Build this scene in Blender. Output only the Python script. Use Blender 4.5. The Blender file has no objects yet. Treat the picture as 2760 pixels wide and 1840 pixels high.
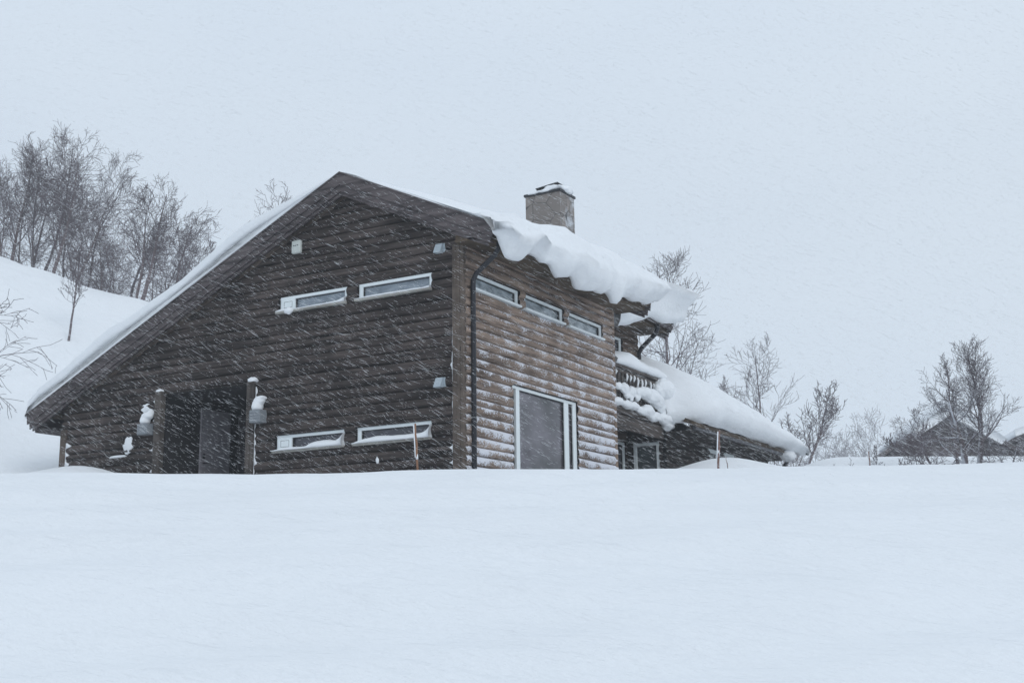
import bpy, math, random, bisect
from mathutils import Vector, Matrix, noise, Euler
import numpy as np
R_ = random.Random(7)
sc = bpy.context.scene
COL = sc.collection
# ------------------------------------------------------------------ camera
C = Vector((11.744, -18.683, -2.337))
AR = Vector((0.86578, 0.50025, -0.01312)); AU = Vector((0.11398, -0.1716, 0.97855)); AF = Vector((-0.48727, 0.84871, 0.20558))
cd = bpy.data.cameras.new('camera'); cam = bpy.data.objects.new('camera', cd); COL.objects.link(cam)
cd.sensor_width = 36; cd.sensor_fit = 'HORIZONTAL'; cd.lens = 3376.78 / 2760 * 36
cd.clip_start = 0.1; cd.clip_end = 2000
cam.matrix_world = Matrix(((AR.x, AU.x, -AF.x, C.x), (AR.y, AU.y, -AF.y, C.y), (AR.z, AU.z, -AF.z, C.z), (0, 0, 0, 1)))
sc.camera = cam
# ------------------------------------------------------------------ sky, sun, exposure
w = bpy.data.worlds.new('World'); sc.world = w; w.use_nodes = True
nt = w.node_tree; nt.nodes.clear()
N = nt.nodes.new
out = N('ShaderNodeOutputWorld'); bg = N('ShaderNodeBackground'); sky = N('ShaderNodeTexSky')
sky.sky_type = 'NISHITA'; sky.sun_disc = False
SUN_EL, SUN_AZ = math.radians(30), math.radians(118)
sky.sun_elevation = SUN_EL; sky.sun_rotation = SUN_AZ
bg.inputs['Strength'].default_value = 0.1
tc = N('ShaderNodeTexCoord'); mp = N('ShaderNodeMapping'); mp.inputs['Scale'].default_value = (1, 1, 2.2)
nz = N('ShaderNodeTexNoise'); nz.inputs['Scale'].default_value = 1.6; nz.inputs['Detail'].default_value = 3
cr = N('ShaderNodeValToRGB')
cr.color_ramp.elements[0].position = 0.3; cr.color_ramp.elements[1].position = 0.7
cr.color_ramp.elements[0].color = (0.90, 0.92, 0.95, 1); cr.color_ramp.elements[1].color = (1.0, 1.0, 1.0, 1)
cloud = N('ShaderNodeMix'); cloud.data_type = 'RGBA'; cloud.blend_type = 'MULTIPLY'; cloud.inputs[0].default_value = 1.0
cloud.inputs[6].default_value = (6.98, 7.82, 8.72, 1)
mx = N('ShaderNodeMix'); mx.data_type = 'RGBA'; mx.inputs[0].default_value = 0.95
L = nt.links.new
L(tc.outputs['Generated'], mp.inputs[0]); L(mp.outputs[0], nz.inputs['Vector']); L(nz.outputs['Fac'], cr.inputs[0])
L(cr.outputs[0], cloud.inputs[7]); L(sky.outputs[0], mx.inputs[6]); L(cloud.outputs[2], mx.inputs[7])
sx = N('ShaderNodeSeparateXYZ'); L(tc.outputs['Generated'], sx.inputs[0])
mr = N('ShaderNodeMapRange'); L(sx.outputs[2], mr.inputs[0]); mr.inputs[1].default_value = 0.3; mr.inputs[2].default_value = 0.95; mr.inputs[3].default_value = 0.985; mr.inputs[4].default_value = 1.22
gr = N('ShaderNodeVectorMath'); gr.operation = 'SCALE'; L(mx.outputs[2], gr.inputs[0]); L(mr.outputs[0], gr.inputs['Scale'])
L(gr.outputs[0], bg.inputs[0]); L(bg.outputs[0], out.inputs[0])
sd = bpy.data.lights.new('sun', 'SUN'); sd.energy = 0.66; sd.angle = math.radians(30); sd.color = (1, 0.985, 0.96)
so = bpy.data.objects.new('sun', sd); COL.objects.link(so)
sv = Vector((math.sin(SUN_AZ) * math.cos(SUN_EL), math.cos(SUN_AZ) * math.cos(SUN_EL), math.sin(SUN_EL)))
so.rotation_euler = sv.to_track_quat('Z', 'Y').to_euler()
sc.view_settings.view_transform = 'Standard'; sc.view_settings.look = 'None'; sc.view_settings.gamma = 1
sc.view_settings.exposure = 0.0
sc.cycles.volume_bounces = 1
sc.cycles.volume_max_steps = 64

# ------------------------------------------------------------------ helpers
def tag(o, label=None, cat=None, group=None, kind=None):
    if label: o['label'] = label
    if cat: o['category'] = cat
    if group: o['group'] = group
    if kind or cat: o['kind'] = kind or 'thing'
    return o
def empty(name, loc=(0, 0, 0), **k):
    o = bpy.data.objects.new(name, None); o.location = loc; COL.objects.link(o); o.empty_display_size = .3
    return tag(o, **k)
class MB:
    def __init__(s): s.v = []; s.f = []
    def add(s, vs, fs):
        n = len(s.v); s.v += [tuple(p) for p in vs]; s.f += [tuple(i + n for i in f) for f in fs]
    def box(s, a, b):
        x0, y0, z0 = a; x1, y1, z1 = b
        s.add([(x0, y0, z0), (x1, y0, z0), (x1, y1, z0), (x0, y1, z0), (x0, y0, z1), (x1, y0, z1), (x1, y1, z1), (x0, y1, z1)],
              [(0, 3, 2, 1), (4, 5, 6, 7), (0, 1, 5, 4), (1, 2, 6, 5), (2, 3, 7, 6), (3, 0, 4, 7)])
    def prism(s, poly, d):   # poly: list of 3d points (planar), d: extrusion vector
        n = len(poly); d = Vector(d)
        s.add([Vector(p) for p in poly] + [Vector(p) + d for p in poly],
              [tuple(range(n))[::-1], tuple(range(n, 2 * n))] + [(i, (i + 1) % n, (i + 1) % n + n, i + n) for i in range(n)])
    def tube(s, pts, rad, n=8, cap=True):
        pts = [Vector(p) for p in pts]
        if not hasattr(rad, '__len__'): rad = [rad] * len(pts)
        d0 = (pts[1] - pts[0]).normalized()
        a = d0.orthogonal().normalized(); b0 = len(s.v)
        for i, p in enumerate(pts):
            d = (pts[min(i + 1, len(pts) - 1)] - pts[max(i - 1, 0)]).normalized()
            a = (a - d * a.dot(d)); a = a.normalized() if a.length > 1e-6 else d.orthogonal().normalized()
            b = d.cross(a)
            for k in range(n):
                t = 2 * math.pi * k / n
                s.v.append(tuple(p + (a * math.cos(t) + b * math.sin(t)) * rad[i]))
        for i in range(len(pts) - 1):
            for k in range(n):
                k2 = (k + 1) % n
                s.f.append((b0 + i * n + k, b0 + i * n + k2, b0 + (i + 1) * n + k2, b0 + (i + 1) * n + k))
        if cap and n > 3:
            s.f.append(tuple(b0 + k for k in range(n))[::-1]); e = b0 + (len(pts) - 1) * n
            s.f.append(tuple(e + k for k in range(n)))
    def build(s, name, mat, parent=None, smooth=False, bevel=0, **k):
        me = bpy.data.meshes.new(name); me.from_pydata(s.v, [], s.f); me.update()
        if smooth: me.polygons.foreach_set('use_smooth', [True] * len(me.polygons))
        me.materials.append(mat)
        o = bpy.data.objects.new(name, me); COL.objects.link(o)
        if parent: o.parent = parent
        if bevel:
            m = o.modifiers.new('bevel', 'BEVEL'); m.width = bevel; m.segments = 1; m.limit_method = 'ANGLE'
        return tag(o, **k)
def sm(a, b, x):
    t = max(0, min(1, (x - a) / (b - a))); return t * t * (3 - 2 * t)
def lerp_tab(tab, x):
    if x <= tab[0][0]: return tab[0][1]
    for (x0, y0), (x1, y1) in zip(tab, tab[1:]):
        if x <= x1:
            return y0 + (y1 - y0) * (x - x0) / (x1 - x0)
    return tab[-1][1]
def smooth_tab(tab, x):      # catmull-rom through a table
    n = len(tab)
    if x <= tab[0][0]: return tab[0][1]
    if x >= tab[-1][0]: return tab[-1][1]
    for i in range(n - 1):
        if x <= tab[i + 1][0]: break
    x0, y0 = tab[i]; x1, y1 = tab[i + 1]; h = x1 - x0; t = (x - x0) / h
    def sl(j):
        if j == 0 or j == n - 1: return 0 if j else (tab[1][1] - tab[0][1]) / (tab[1][0] - tab[0][0])
        return (tab[j + 1][1] - tab[j - 1][1]) / (tab[j + 1][0] - tab[j - 1][0])
    m0, m1 = sl(i) * h, sl(i + 1) * h
    return (2 * t**3 - 3 * t**2 + 1) * y0 + (t**3 - 2 * t**2 + t) * m0 + (-2 * t**3 + 3 * t**2) * y1 + (t**3 - t**2) * m1
def nz3(x, y, z, s=1.0): return noise.noise(Vector((x * s, y * s, z * s)))

# ------------------------------------------------------------------ materials
def new_mat(name):
    m = bpy.data.materials.new(name); m.use_nodes = True
    n = m.node_tree; b = n.nodes['Principled BSDF']
    return m, n, b
def mnode(n, typ, **k):
    o = n.nodes.new(typ)
    for a, v in k.items(): setattr(o, a, v)
    return o
def math_(n, op, a, b=None, c=None, clamp=False):
    o = n.nodes.new('ShaderNodeMath'); o.operation = op; o.use_clamp = clamp
    for i, v in enumerate((a, b, c)):
        if v is None: continue
        if hasattr(v, 'links') or hasattr(v, 'is_linked'): n.links.new(v, o.inputs[i])
        else: o.inputs[i].default_value = v
    return o.outputs[0]
def mixc(n, f, a, b):
    o = n.nodes.new('ShaderNodeMix'); o.data_type = 'RGBA'
    for i, v in ((0, f), (6, a), (7, b)):
        if hasattr(v, 'is_linked'): n.links.new(v, o.inputs[i])
        else: o.inputs[i].default_value = v if i == 0 else (*v, 1)
    return o.outputs[2]
def noise_(n, vec, scale, detail=4, rough=.55):
    o = n.nodes.new('ShaderNodeTexNoise'); o.inputs['Scale'].default_value = scale
    o.inputs['Detail'].default_value = detail; o.inputs['Roughness'].default_value = rough
    n.links.new(vec, o.inputs['Vector']); return o.outputs['Fac']
def bump_(n, h, dist, strength, b):
    o = n.nodes.new('ShaderNodeBump'); o.inputs['Distance'].default_value = dist; o.inputs['Strength'].default_value = strength
    n.links.new(h, o.inputs['Height']); n.links.new(o.outputs[0], b.inputs['Normal'])
def snow_mat(name, big=.35, fine=.25, col=(.80, .82, .84)):
    m, n, b = new_mat(name)
    g = mnode(n, 'ShaderNodeNewGeometry'); p = g.outputs['Position']
    mp = mnode(n, 'ShaderNodeMapping'); n.links.new(p, mp.inputs[0]); mp.inputs['Scale'].default_value = (.45, 1.5, 1.2); mp.inputs['Rotation'].default_value = (0, 0, -.45)
    a = noise_(n, mp.outputs[0], 1.6, 6, .6)
    f = noise_(n, p, 38, 3, .7)
    h = math_(n, 'ADD', math_(n, 'MULTIPLY', a, big), math_(n, 'MULTIPLY', f, .03 * fine))
    bump_(n, h, .25, .55, b)
    v = noise_(n, p, .9, 4)
    n.links.new(mixc(n, v, tuple(c * .97 for c in col), tuple(min(1, c * 1.03) for c in col)), b.inputs['Base Color'])
    b.inputs['Roughness'].default_value = .85; b.inputs['Specular IOR Level'].default_value = .15
    return m
SNOW_G = snow_mat('ground snow', .95, .8)
SNOW = snow_mat('packed snow', .25, .5)
SNOW_R = snow_mat('wind packed roof snow', .40, 1.3)
def wood_mat(name, dark, light, frost=0.0, zf=0.0, ztop=2.6, yf=0.0, grain=14, plain=False, knots=True):
    m, n, b = new_mat(name)
    g = mnode(n, 'ShaderNodeNewGeometry')
    sp = mnode(n, 'ShaderNodeSeparateXYZ'); n.links.new(g.outputs['Position'], sp.inputs[0])
    X, Y, Z = sp.outputs
    cb = mnode(n, 'ShaderNodeCombineXYZ')
    n.links.new(math_(n, 'MULTIPLY', math_(n, 'ADD', X, Y), .55), cb.inputs[0])
    n.links.new(math_(n, 'MULTIPLY', Z, grain), cb.inputs[1]); n.links.new(math_(n, 'MULTIPLY', math_(n, 'SUBTRACT', X, Y), .6), cb.inputs[2])
    s1 = noise_(n, cb.outputs[0], 1.2, 8, .65)
    s2 = noise_(n, g.outputs['Position'], .8, 3)
    s3 = noise_(n, cb.outputs[0], 6.0, 5, .7)
    t = math_(n, 'ADD', math_(n, 'MULTIPLY', s1, 1.1), math_(n, 'ADD', math_(n, 'MULTIPLY', s2, .55), math_(n, 'MULTIPLY', s3, .45)))
    t = math_(n, 'MULTIPLY', math_(n, 'SUBTRACT', t, .80), 2.3, clamp=True)
    col = mixc(n, t, dark, light)
    # single boards differ a little
    bc = mnode(n, 'ShaderNodeCombineXYZ')
    n.links.new(math_(n, 'MULTIPLY', math_(n, 'ADD', X, Y), .22), bc.inputs[0])
    n.links.new(math_(n, 'FLOOR', math_(n, 'DIVIDE', math_(n, 'ADD', Z, 1.0), .18)), bc.inputs[1])
    wn = mnode(n, 'ShaderNodeTexWhiteNoise'); fl = mnode(n, 'ShaderNodeVectorMath', operation='FLOOR'); n.links.new(bc.outputs[0], fl.inputs[0]); n.links.new(fl.outputs[0], wn.inputs['Vector'])
    if not plain:
        col = mixc(n, math_(n, 'MULTIPLY', wn.outputs['Value'], .45), col, tuple(c * .55 for c in dark))
    if frost > 0:
        sn = mnode(n, 'ShaderNodeSeparateXYZ'); n.links.new(g.outputs['Normal'], sn.inputs[0])
        fn = noise_(n, g.outputs['Position'], 30, 5, .75); fm = noise_(n, g.outputs['Position'], 2.3, 3)
        vo = mnode(n, 'ShaderNodeTexVoronoi'); vo.inputs['Scale'].default_value = 26; n.links.new(g.outputs['Position'], vo.inputs['Vector'])
        k = math_(n, 'ADD', math_(n, 'MULTIPLY', sn.outputs[2], .72), math_(n, 'MULTIPLY', math_(n, 'SUBTRACT', fn, .5), 3.4))
        k = math_(n, 'ADD', k, math_(n, 'MULTIPLY', math_(n, 'SUBTRACT', fm, .5), 2.4))
        k = math_(n, 'SUBTRACT', k, math_(n, 'MULTIPLY', vo.outputs['Distance'], .5))
        k = math_(n, 'ADD', k, math_(n, 'MULTIPLY', math_(n, 'SUBTRACT', ztop, Z), zf))
        k = math_(n, 'ADD', k, math_(n, 'MULTIPLY', Y, yf))
        k = math_(n, 'ADD', k, frost - 1)
        k = math_(n, 'MULTIPLY', k, 4.0, clamp=True)
        col = mixc(n, math_(n, 'MULTIPLY', k, .9), col, (.72, .74, .80))
        h = math_(n, 'ADD', math_(n, 'MULTIPLY', s3, .4), math_(n, 'MULTIPLY', k, .8))
    else:
        h = math_(n, 'ADD', s1, math_(n, 'MULTIPLY', s3, .5))
    n.links.new(col, b.inputs['Base Color']); bump_(n, h, .02, .6, b)
    b.inputs['Roughness'].default_value = .8; b.inputs['Specular IOR Level'].default_value = .2
    return m
WOOD_G = wood_mat('dark stained logs', (.005, .0043, .0044), (.112, .09, .082), frost=.12, zf=.05, ztop=1.5)
WOOD_S = wood_mat('weathered brown logs', (.086, .061, .047), (.455, .345, .275), frost=.93, zf=.25, ztop=2.35, yf=.06)
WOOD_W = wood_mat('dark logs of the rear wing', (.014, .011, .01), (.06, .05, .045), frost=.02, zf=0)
WOOD_Q = wood_mat('dark porch posts', (.03, .026, .024), (.11, .095, .085), grain=1.2, plain=True)
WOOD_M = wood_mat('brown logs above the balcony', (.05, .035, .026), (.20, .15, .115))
WOOD_B = wood_mat('dark bargeboards', (.028, .024, .026), (.135, .115, .115), plain=True)
WOOD_E = wood_mat('brown eave boards', (.03, .022, .016), (.13, .098, .07), plain=True)
WOOD_P = wood_mat('weathered corner posts', (.045, .036, .03), (.17, .135, .112), grain=1.2, plain=True, frost=.05)
WOOD_L = wood_mat('pale brown corner trim', (.13, .09, .065), (.27, .20, .155), grain=1.2, plain=True)
WOOD_R = wood_mat('railing wood', (.035, .03, .028), (.12, .10, .09), plain=True, frost=.1)
def plain_mat(name, col, rough=.6, var=.15, scale=6, metal=0):
    m, n, b = new_mat(name)
    g = mnode(n, 'ShaderNodeNewGeometry'); v = noise_(n, g.outputs['Position'], scale, 5, .65)
    n.links.new(mixc(n, v, tuple(c * (1 - var) for c in col), tuple(min(1, c * (1 + var)) for c in col)), b.inputs['Base Color'])
    b.inputs['Roughness'].default_value = rough; b.inputs['Metallic'].default_value = metal
    return m
WHITE = plain_mat('white window paint', (.74, .79, .80), .5, .06)
SILL = wood_mat('grey weathered sill', (.20, .19, .17), (.42, .41, .38), plain=True)
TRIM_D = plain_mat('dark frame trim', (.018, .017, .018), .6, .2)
PIPE = plain_mat('dark metal pipe', (.010, .011, .016), .45, .2)
DOOR = wood_mat('grey painted door', (.20, .19, .21), (.30, .28, .30), plain=True, grain=1.0)
GREYFR = plain_mat('grey door frame', (.11, .12, .12), .6, .2)
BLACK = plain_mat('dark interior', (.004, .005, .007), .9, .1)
LAMP = plain_mat('pale grey lamp metal', (.36, .42, .46), .45, .1)
CREAM = plain_mat('cream plastic', (.50, .53, .50), .5, .06)
INK = plain_mat('dark lettering', (.03, .04, .04), .6, .1)
SLATE = plain_mat('grey slatted box paint', (.22, .24, .26), .6, .2, 14)
STAKE = plain_mat('orange brown cane', (.22, .11, .06), .6, .35, 9)
STAKE2 = plain_mat('faded red cane', (.16, .09, .075), .6, .35, 9)
REFL = plain_mat('white reflective band', (.7, .72, .74), .4, .04)
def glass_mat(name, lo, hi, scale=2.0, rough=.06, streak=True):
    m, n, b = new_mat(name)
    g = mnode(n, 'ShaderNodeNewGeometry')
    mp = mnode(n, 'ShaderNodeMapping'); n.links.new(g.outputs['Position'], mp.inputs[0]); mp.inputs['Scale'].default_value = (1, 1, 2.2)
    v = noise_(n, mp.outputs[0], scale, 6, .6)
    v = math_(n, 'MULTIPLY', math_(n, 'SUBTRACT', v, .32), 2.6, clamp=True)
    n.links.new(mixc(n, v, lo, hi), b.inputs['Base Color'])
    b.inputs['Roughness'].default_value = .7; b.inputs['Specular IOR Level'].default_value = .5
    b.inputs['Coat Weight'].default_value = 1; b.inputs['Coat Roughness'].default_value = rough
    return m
GLASS_U = glass_mat('window glass before pale curtains', (.10, .13, .16), (.30, .35, .40), 3)
GLASS_S = glass_mat('frosted clerestory glass', (.06, .09, .10), (.50, .56, .60), 3.2)
GLASS_L = glass_mat('dark window glass', (.012, .013, .02), (.055, .055, .075), 3)
GLASS_B = glass_mat('large window glass with painted reflection', (.003, .003, .004), (.15, .135, .16), .8, .03)  # dark and pale mottling in the colour stands in for reflected trees
def frost_glass(m):
    n = m.node_tree; b = n.nodes['Principled BSDF']; g = mnode(n, 'ShaderNodeNewGeometry'); sp = mnode(n, 'ShaderNodeSeparateXYZ'); n.links.new(g.outputs['Position'], sp.inputs[0])
    e = math_(n, 'MULTIPLY', math_(n, 'SUBTRACT', 2.7, sp.outputs[1]), .36)
    k = math_(n, 'ADD', noise_(n, g.outputs['Position'], 22, 4, .7), math_(n, 'MINIMUM', math_(n, 'MAXIMUM', e, 0), .22))
    k = math_(n, 'MULTIPLY', math_(n, 'SUBTRACT', k, .74), 9, clamp=True)
    old = b.inputs['Base Color'].links[0].from_socket
    n.links.new(mixc(n, math_(n, 'MULTIPLY', k, .7), old, (.45, .47, .5)), b.inputs['Base Color'])
frost_glass(GLASS_B)
def chimney_mat():
    m, n, b = new_mat('slate clad chimney')
    g = mnode(n, 'ShaderNodeNewGeometry'); p = g.outputs['Position']
    vo = mnode(n, 'ShaderNodeTexVoronoi', feature='DISTANCE_TO_EDGE'); vo.inputs['Scale'].default_value = 2.6; n.links.new(p, vo.inputs['Vector'])
    vc = mnode(n, 'ShaderNodeTexVoronoi'); vc.inputs['Scale'].default_value = 2.6; n.links.new(p, vc.inputs['Vector'])
    e = math_(n, 'LESS_THAN', vo.outputs['Distance'], .018)
    s = mnode(n, 'ShaderNodeSeparateColor'); n.links.new(vc.outputs['Color'], s.inputs[0])
    c = mixc(n, s.outputs[0], (.17, .15, .135), (.31, .275, .25))
    c = mixc(n, math_(n, 'MULTIPLY', noise_(n, p, 9, 6, .7), .6), c, (.15, .135, .13))
    # frost driven on to the face towards +x
    sn = mnode(n, 'ShaderNodeSeparateXYZ'); n.links.new(g.outputs['Normal'], sn.inputs[0])
    k = math_(n, 'ADD', noise_(n, p, 3.0, 5, .7), math_(n, 'MULTIPLY', sn.outputs[0], .20))
    k = math_(n, 'MULTIPLY', math_(n, 'SUBTRACT', k, .645), 6, clamp=True)
    c = mixc(n, math_(n, 'MULTIPLY', k, .75), c, (.55, .58, .62))
    c = mixc(n, math_(n, 'MULTIPLY', e, .75), c, (.03, .028, .028))
    n.links.new(c, b.inputs['Base Color']); b.inputs['Roughness'].default_value = .85
    return m
CHIM = chimney_mat()
def bark_mat(name, col, frost):  # blown snow; its paleness also lightens the trees in place of thicker haze
    m, n, b = new_mat(name)
    g = mnode(n, 'ShaderNodeNewGeometry'); p = g.outputs['Position']
    dp = mnode(n, 'ShaderNodeVectorMath', operation='DOT_PRODUCT'); n.links.new(g.outputs['Normal'], dp.inputs[0]); dp.inputs[1].default_value = (-.45, -.35, .6)
    k = math_(n, 'ADD', dp.outputs['Value'], math_(n, 'MULTIPLY', math_(n, 'SUBTRACT', noise_(n, p, 3.5, 4, .6), .5), 2.2))
    k = math_(n, 'MULTIPLY', math_(n, 'ADD', k, frost - .75), 2.5, clamp=True)
    n.links.new(mixc(n, math_(n, 'MULTIPLY', k, .85), col, (.55, .57, .62)), b.inputs['Base Color'])
    b.inputs['Roughness'].default_value = .9
    return m
BARK = bark_mat('birch bark with blown snow', (.14, .115, .12), .3)
BARK2 = bark_mat('dark birch twigs', (.125, .105, .115), .25)
BARK3 = bark_mat('snow plastered bark', (.09, .075, .08), .5)

# ------------------------------------------------------------------ ground
FH = Vector((AF.x, AF.y, 0)).normalized(); RH = Vector((FH.y, -FH.x, 0))
def uv_of(x, y):
    d = Vector((x - C.x, y - C.y, 0)); return d.dot(RH), d.dot(FH)
def xy_of(u, v):
    p = C + RH * u + FH * v; return p.x, p.y
BASE = [(-60, -4.9), (-10, -4.2), (0, -3.95), (3, -3.75), (5, -3.3), (7, -2.68), (9, -1.98), (11, -1.42), (13, -1.03), (15, -.80), (17, -.70), (19, -.68),
        (21, -.62), (23, -.45), (25, -.2), (28, .25), (32, .66), (36, 1.0), (42, 1.5), (60, 2.4), (100, 3.5), (400, 9)]
def H(x, y):
    u, v = uv_of(x, y)
    z = smooth_tab(BASE, v)
    if v > 10:
        a = u / v
        amp = max(0, min(12.5, 2.84 - 16 * a))
        z += amp * sm(25, 50, v) * (1 if v < 60 else max(.4, 1 - (v - 60) / 300))
        z += .62 * sm(.19, .262, a) * sm(23, 35, v) * (1 - .6 * sm(35, 60, v))
        z += (.75 * sm(26, 40, v)) * sm(.3, .2, a) * sm(-.25, -.2, -a) * 0
    # wind-drifted banks beside the cabin
    g = lambda cx, cy, sx, sy, h: h * math.exp(-((x - cx) / sx) ** 2 - ((y - cy) / sy) ** 2)
    z += g(-8.5, -1.0, 1.5, 1.1, .62) + g(-10.8, -1.3, 1.6, 1.0, .28) + g(-3.8, -1.0, 2.4, .9, .42)
    z += g(2.0, 7.9, 1.5, 2.1, .62) + g(1.8, 13.5, 1.5, 3.5, .0)
    z += g(.55, 2.05, .38, .4, .5)
    uu, vv = u, v
    z += .10 * nz3(uu * .12, vv * .2, 3.1) + .035 * nz3(uu * .5, vv * .9, 7.7) * sm(3, 12, v) + .09 * (1 - abs(nz3(uu * .22 + vv * .1, vv * 1.1 - uu * .15, 2.2)) * 2.2) * sm(16, 11, v)
    if v > 24: z += .5 * nz3(x * .09, y * .09, 1.7) * sm(24, 50, v)
    if v > 30: z += .25 * abs(nz3(x * .3, y * .3, 5.7)) * 2.2 * sm(30, 50, v) * sm(.0, -.2, u / v)
    return z
def ground():
    us = []; x = 0
    while x < 260: us.append(x); x += .22 + max(0, x - 14) * .06
    us = [-t for t in us[:0:-1]] + us
    vs = []; y = -60
    while y < 420:
        vs.append(y); y += .22 if 3 < y < 46 else (.22 + (abs(y - 3) * .08 if y <= 3 else (y - 46) * .06))
    nu, nv = len(us), len(vs); V = []
    for v in vs:
        for u in us:
            px, py = xy_of(u, v); V.append((px, py, H(px, py)))
    F = [(j * nu + i, j * nu + i + 1, (j + 1) * nu + i + 1, (j + 1) * nu + i) for j in range(nv - 1) for i in range(nu - 1)]
    m = MB(); m.v = V; m.f = F
    return m.build('ground', SNOW_G, smooth=True, kind='structure')
ground()

def ray(px, py): return (AF + AR * ((px - 1380) / 3376.78) - AU * ((py - 920) / 3376.78))
def spot(px, v):             # a point of the ground v metres ahead, in line with photo column px
    d = ray(px, 1240); s = v / d.dot(FH); p = C + d * s
    return Vector((p.x, p.y, H(p.x, p.y)))

# ------------------------------------------------------------------ cabin
S = .466                                     # roof pitch
RX, RZ = -2.616, 5.889                       # ridge
YB, XL = 6.27, -10.3
def roof_z(x): return RZ - S * abs(x - RX)
cabin = empty('log_cabin', (0, 0, 0), label='large dark brown log cabin half buried in snow with rear wing and balcony', cat='cabin')
G = lambda u, z, n=0: (u, -n, z)             # gable plane, n outwards
SD = lambda u, z, n=0: (n, u, z)             # long side plane
def log_wall(name, P, lo, hi, z0, z1, openings, mat, parent, pitch=.18, bulge=.07, zoff=0.095, seed=0, du=.28):
    zs = set(); k = math.floor((z0 - zoff) / pitch) - 1; seams = []
    fr = (0, .04, .065, .15, .32, .5, .68, .85, .935, .96)
    while zoff + (k - 2) * pitch < z1:
        seams.append(zoff + pitch * (k + .30 * nz3(k * 7.31, seed * 1.7, .5))); k += 1
    for a, b in zip(seams, seams[1:]):
        for t in fr:
            z = a + t * (b - a)
            if z0 <= z <= z1: zs.add(round(z, 4))
    for o in openings:
        for z in (o[2], o[3]):
            if z0 < z < z1: zs.add(round(z, 4))
    zs.add(z0); zs.add(z1); zs = sorted(zs)
    mb = MB(); cache = {}
    def vert(u, z):
        key = (round(u, 3), round(z, 4))
        if key in cache: return cache[key]
        k = max(0, bisect.bisect_right(seams, z + 5e-4) - 1); t = (z - seams[k]) / (seams[k + 1] - seams[k])
        n = bulge * (max(0, 1 - (2 * t - 1) ** 2)) ** .5 if .05 < t < .95 else (-.055 if t < .045 or t > .955 else .0)
        n += .014 * nz3(u * .6, k * 3.7 + seed, .3) + .006 * nz3(u * 3, z * 6, seed)
        dz = .022 * nz3(u * .35, z * 3.1 + seed, 4.4)
        mb.v.append(P(u, z + dz, n)); cache[key] = len(mb.v) - 1
        return cache[key]
    for za, zb in zip(zs, zs[1:]):
        zm = (za + zb) / 2
        iv = [(lambda z: lo(z), lambda z: hi(z))]
        ops = sorted([o for o in openings if o[2] - 1e-4 < zm < o[3] + 1e-4])
        segs = []; start = lo
        for o in ops:
            segs.append((start, (lambda z, o=o: o[0]))); start = (lambda z, o=o: o[1])
        segs.append((start, hi))
        for a, b in segs:
            la, lb = a(zm), b(zm)
            if lb - la < .01: continue
            n = max(1, int((lb - la) / du))
            ra = [vert(a(za) + (b(za) - a(za)) * i / n, za) for i in range(n + 1)]
            rb = [vert(a(zb) + (b(zb) - a(zb)) * i / n, zb) for i in range(n + 1)]
            for i in range(n): mb.f.append((ra[i], ra[i + 1], rb[i + 1], rb[i]))
    return mb.build(name, mat, parent, smooth=True)
# gable wall, with door recess and four strip windows
OW = [(-4.26, -2.59, 3.36, 3.69), (-2.325, -.64, 3.36, 3.69), (-4.26, -2.59, .60, .935), (-2.325, -.64, .60, .935), (-7.30, -4.975, -1.2, 2.03)]
def g_lo(z): return max(XL, RX - (RZ - .16 - z) / S)
def g_hi(z): return min(0, RX + (RZ - .16 - z) / S)
log_wall('wall', G, g_lo, g_hi, -1.2, RZ - .2, OW, WOOD_G, cabin)
OS = [(.33, 1.99, 3.335, 3.66), (2.22, 3.845, 3.335, 3.66), (4.08, 5.695, 3.335, 3.66), (1.69, 4.385, -1.2, 1.775)]
log_wall('wall', SD, lambda z: 0, lambda z: YB, -1.2, 4.3, OS, WOOD_S, cabin, seed=5)
# solid core behind the logs: no light leaks through the house
m = MB()
m.box((XL + .05, 3.2, -1.2), (-.25, YB, 2.1)); m.box((XL + .05, .25, -1.2), (-7.55, 3.2, 2.1)); m.box((-4.72, .25, -1.2), (-.25, 3.2, 2.1))
m.prism([(-10.0, .22, 2.125), (RX, .22, RZ - .3), (-.25, .22, roof_z(-.25) - .3), (-.25, .22, 2.125)], (0, 5.9, 0))
m.prism([(XL + .1, 6.2, 1.4), (XL + .1, 6.2, 2.0), (RX, 6.2, RZ - .6), (-1.25, 6.2, 4.5), (-1.25, 6.2, 1.4)], (0, 3.4, 0))
m.box((XL + .05, YB, -1.2), (-1.12, 9.5, 1.4))
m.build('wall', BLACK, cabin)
log_wall('wall', lambda u, z, n=0: (XL - n, u, z), lambda z: 0, lambda z: 9.8, -1.2, 2.2, [], WOOD_G, cabin, seed=9)
# recess: side walls, ceiling, inner wall
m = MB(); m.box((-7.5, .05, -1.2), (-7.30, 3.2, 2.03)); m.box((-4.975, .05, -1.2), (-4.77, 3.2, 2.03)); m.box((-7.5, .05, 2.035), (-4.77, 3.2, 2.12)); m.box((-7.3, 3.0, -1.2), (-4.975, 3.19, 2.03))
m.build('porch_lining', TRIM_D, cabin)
d = MB(); d.box((-7.298, 1.03, -.3), (-7.25, 1.93, 1.875)); dr = d.build('door', DOOR, cabin, bevel=.006, label='grey front door inside the dark porch')
h = MB(); h.box((-7.25, 1.09, .80), (-7.235, 1.15, .90)); h.build('lock', PIPE, dr); h = MB(); h.tube([(-7.25, 1.12, .70), (-7.18, 1.12, .70), (-7.18, 1.26, .70)], .012, 6); h.build('door_handle', PIPE, dr)
d = MB(); d.box((-7.298, 2.22, -.3), (-7.26, 2.95, 1.875)); dp = d.build('door', wood_mat('dark panel', (.07, .065, .07), (.12, .11, .115), plain=True), cabin, label='darker side panel door deeper in the porch')
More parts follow.
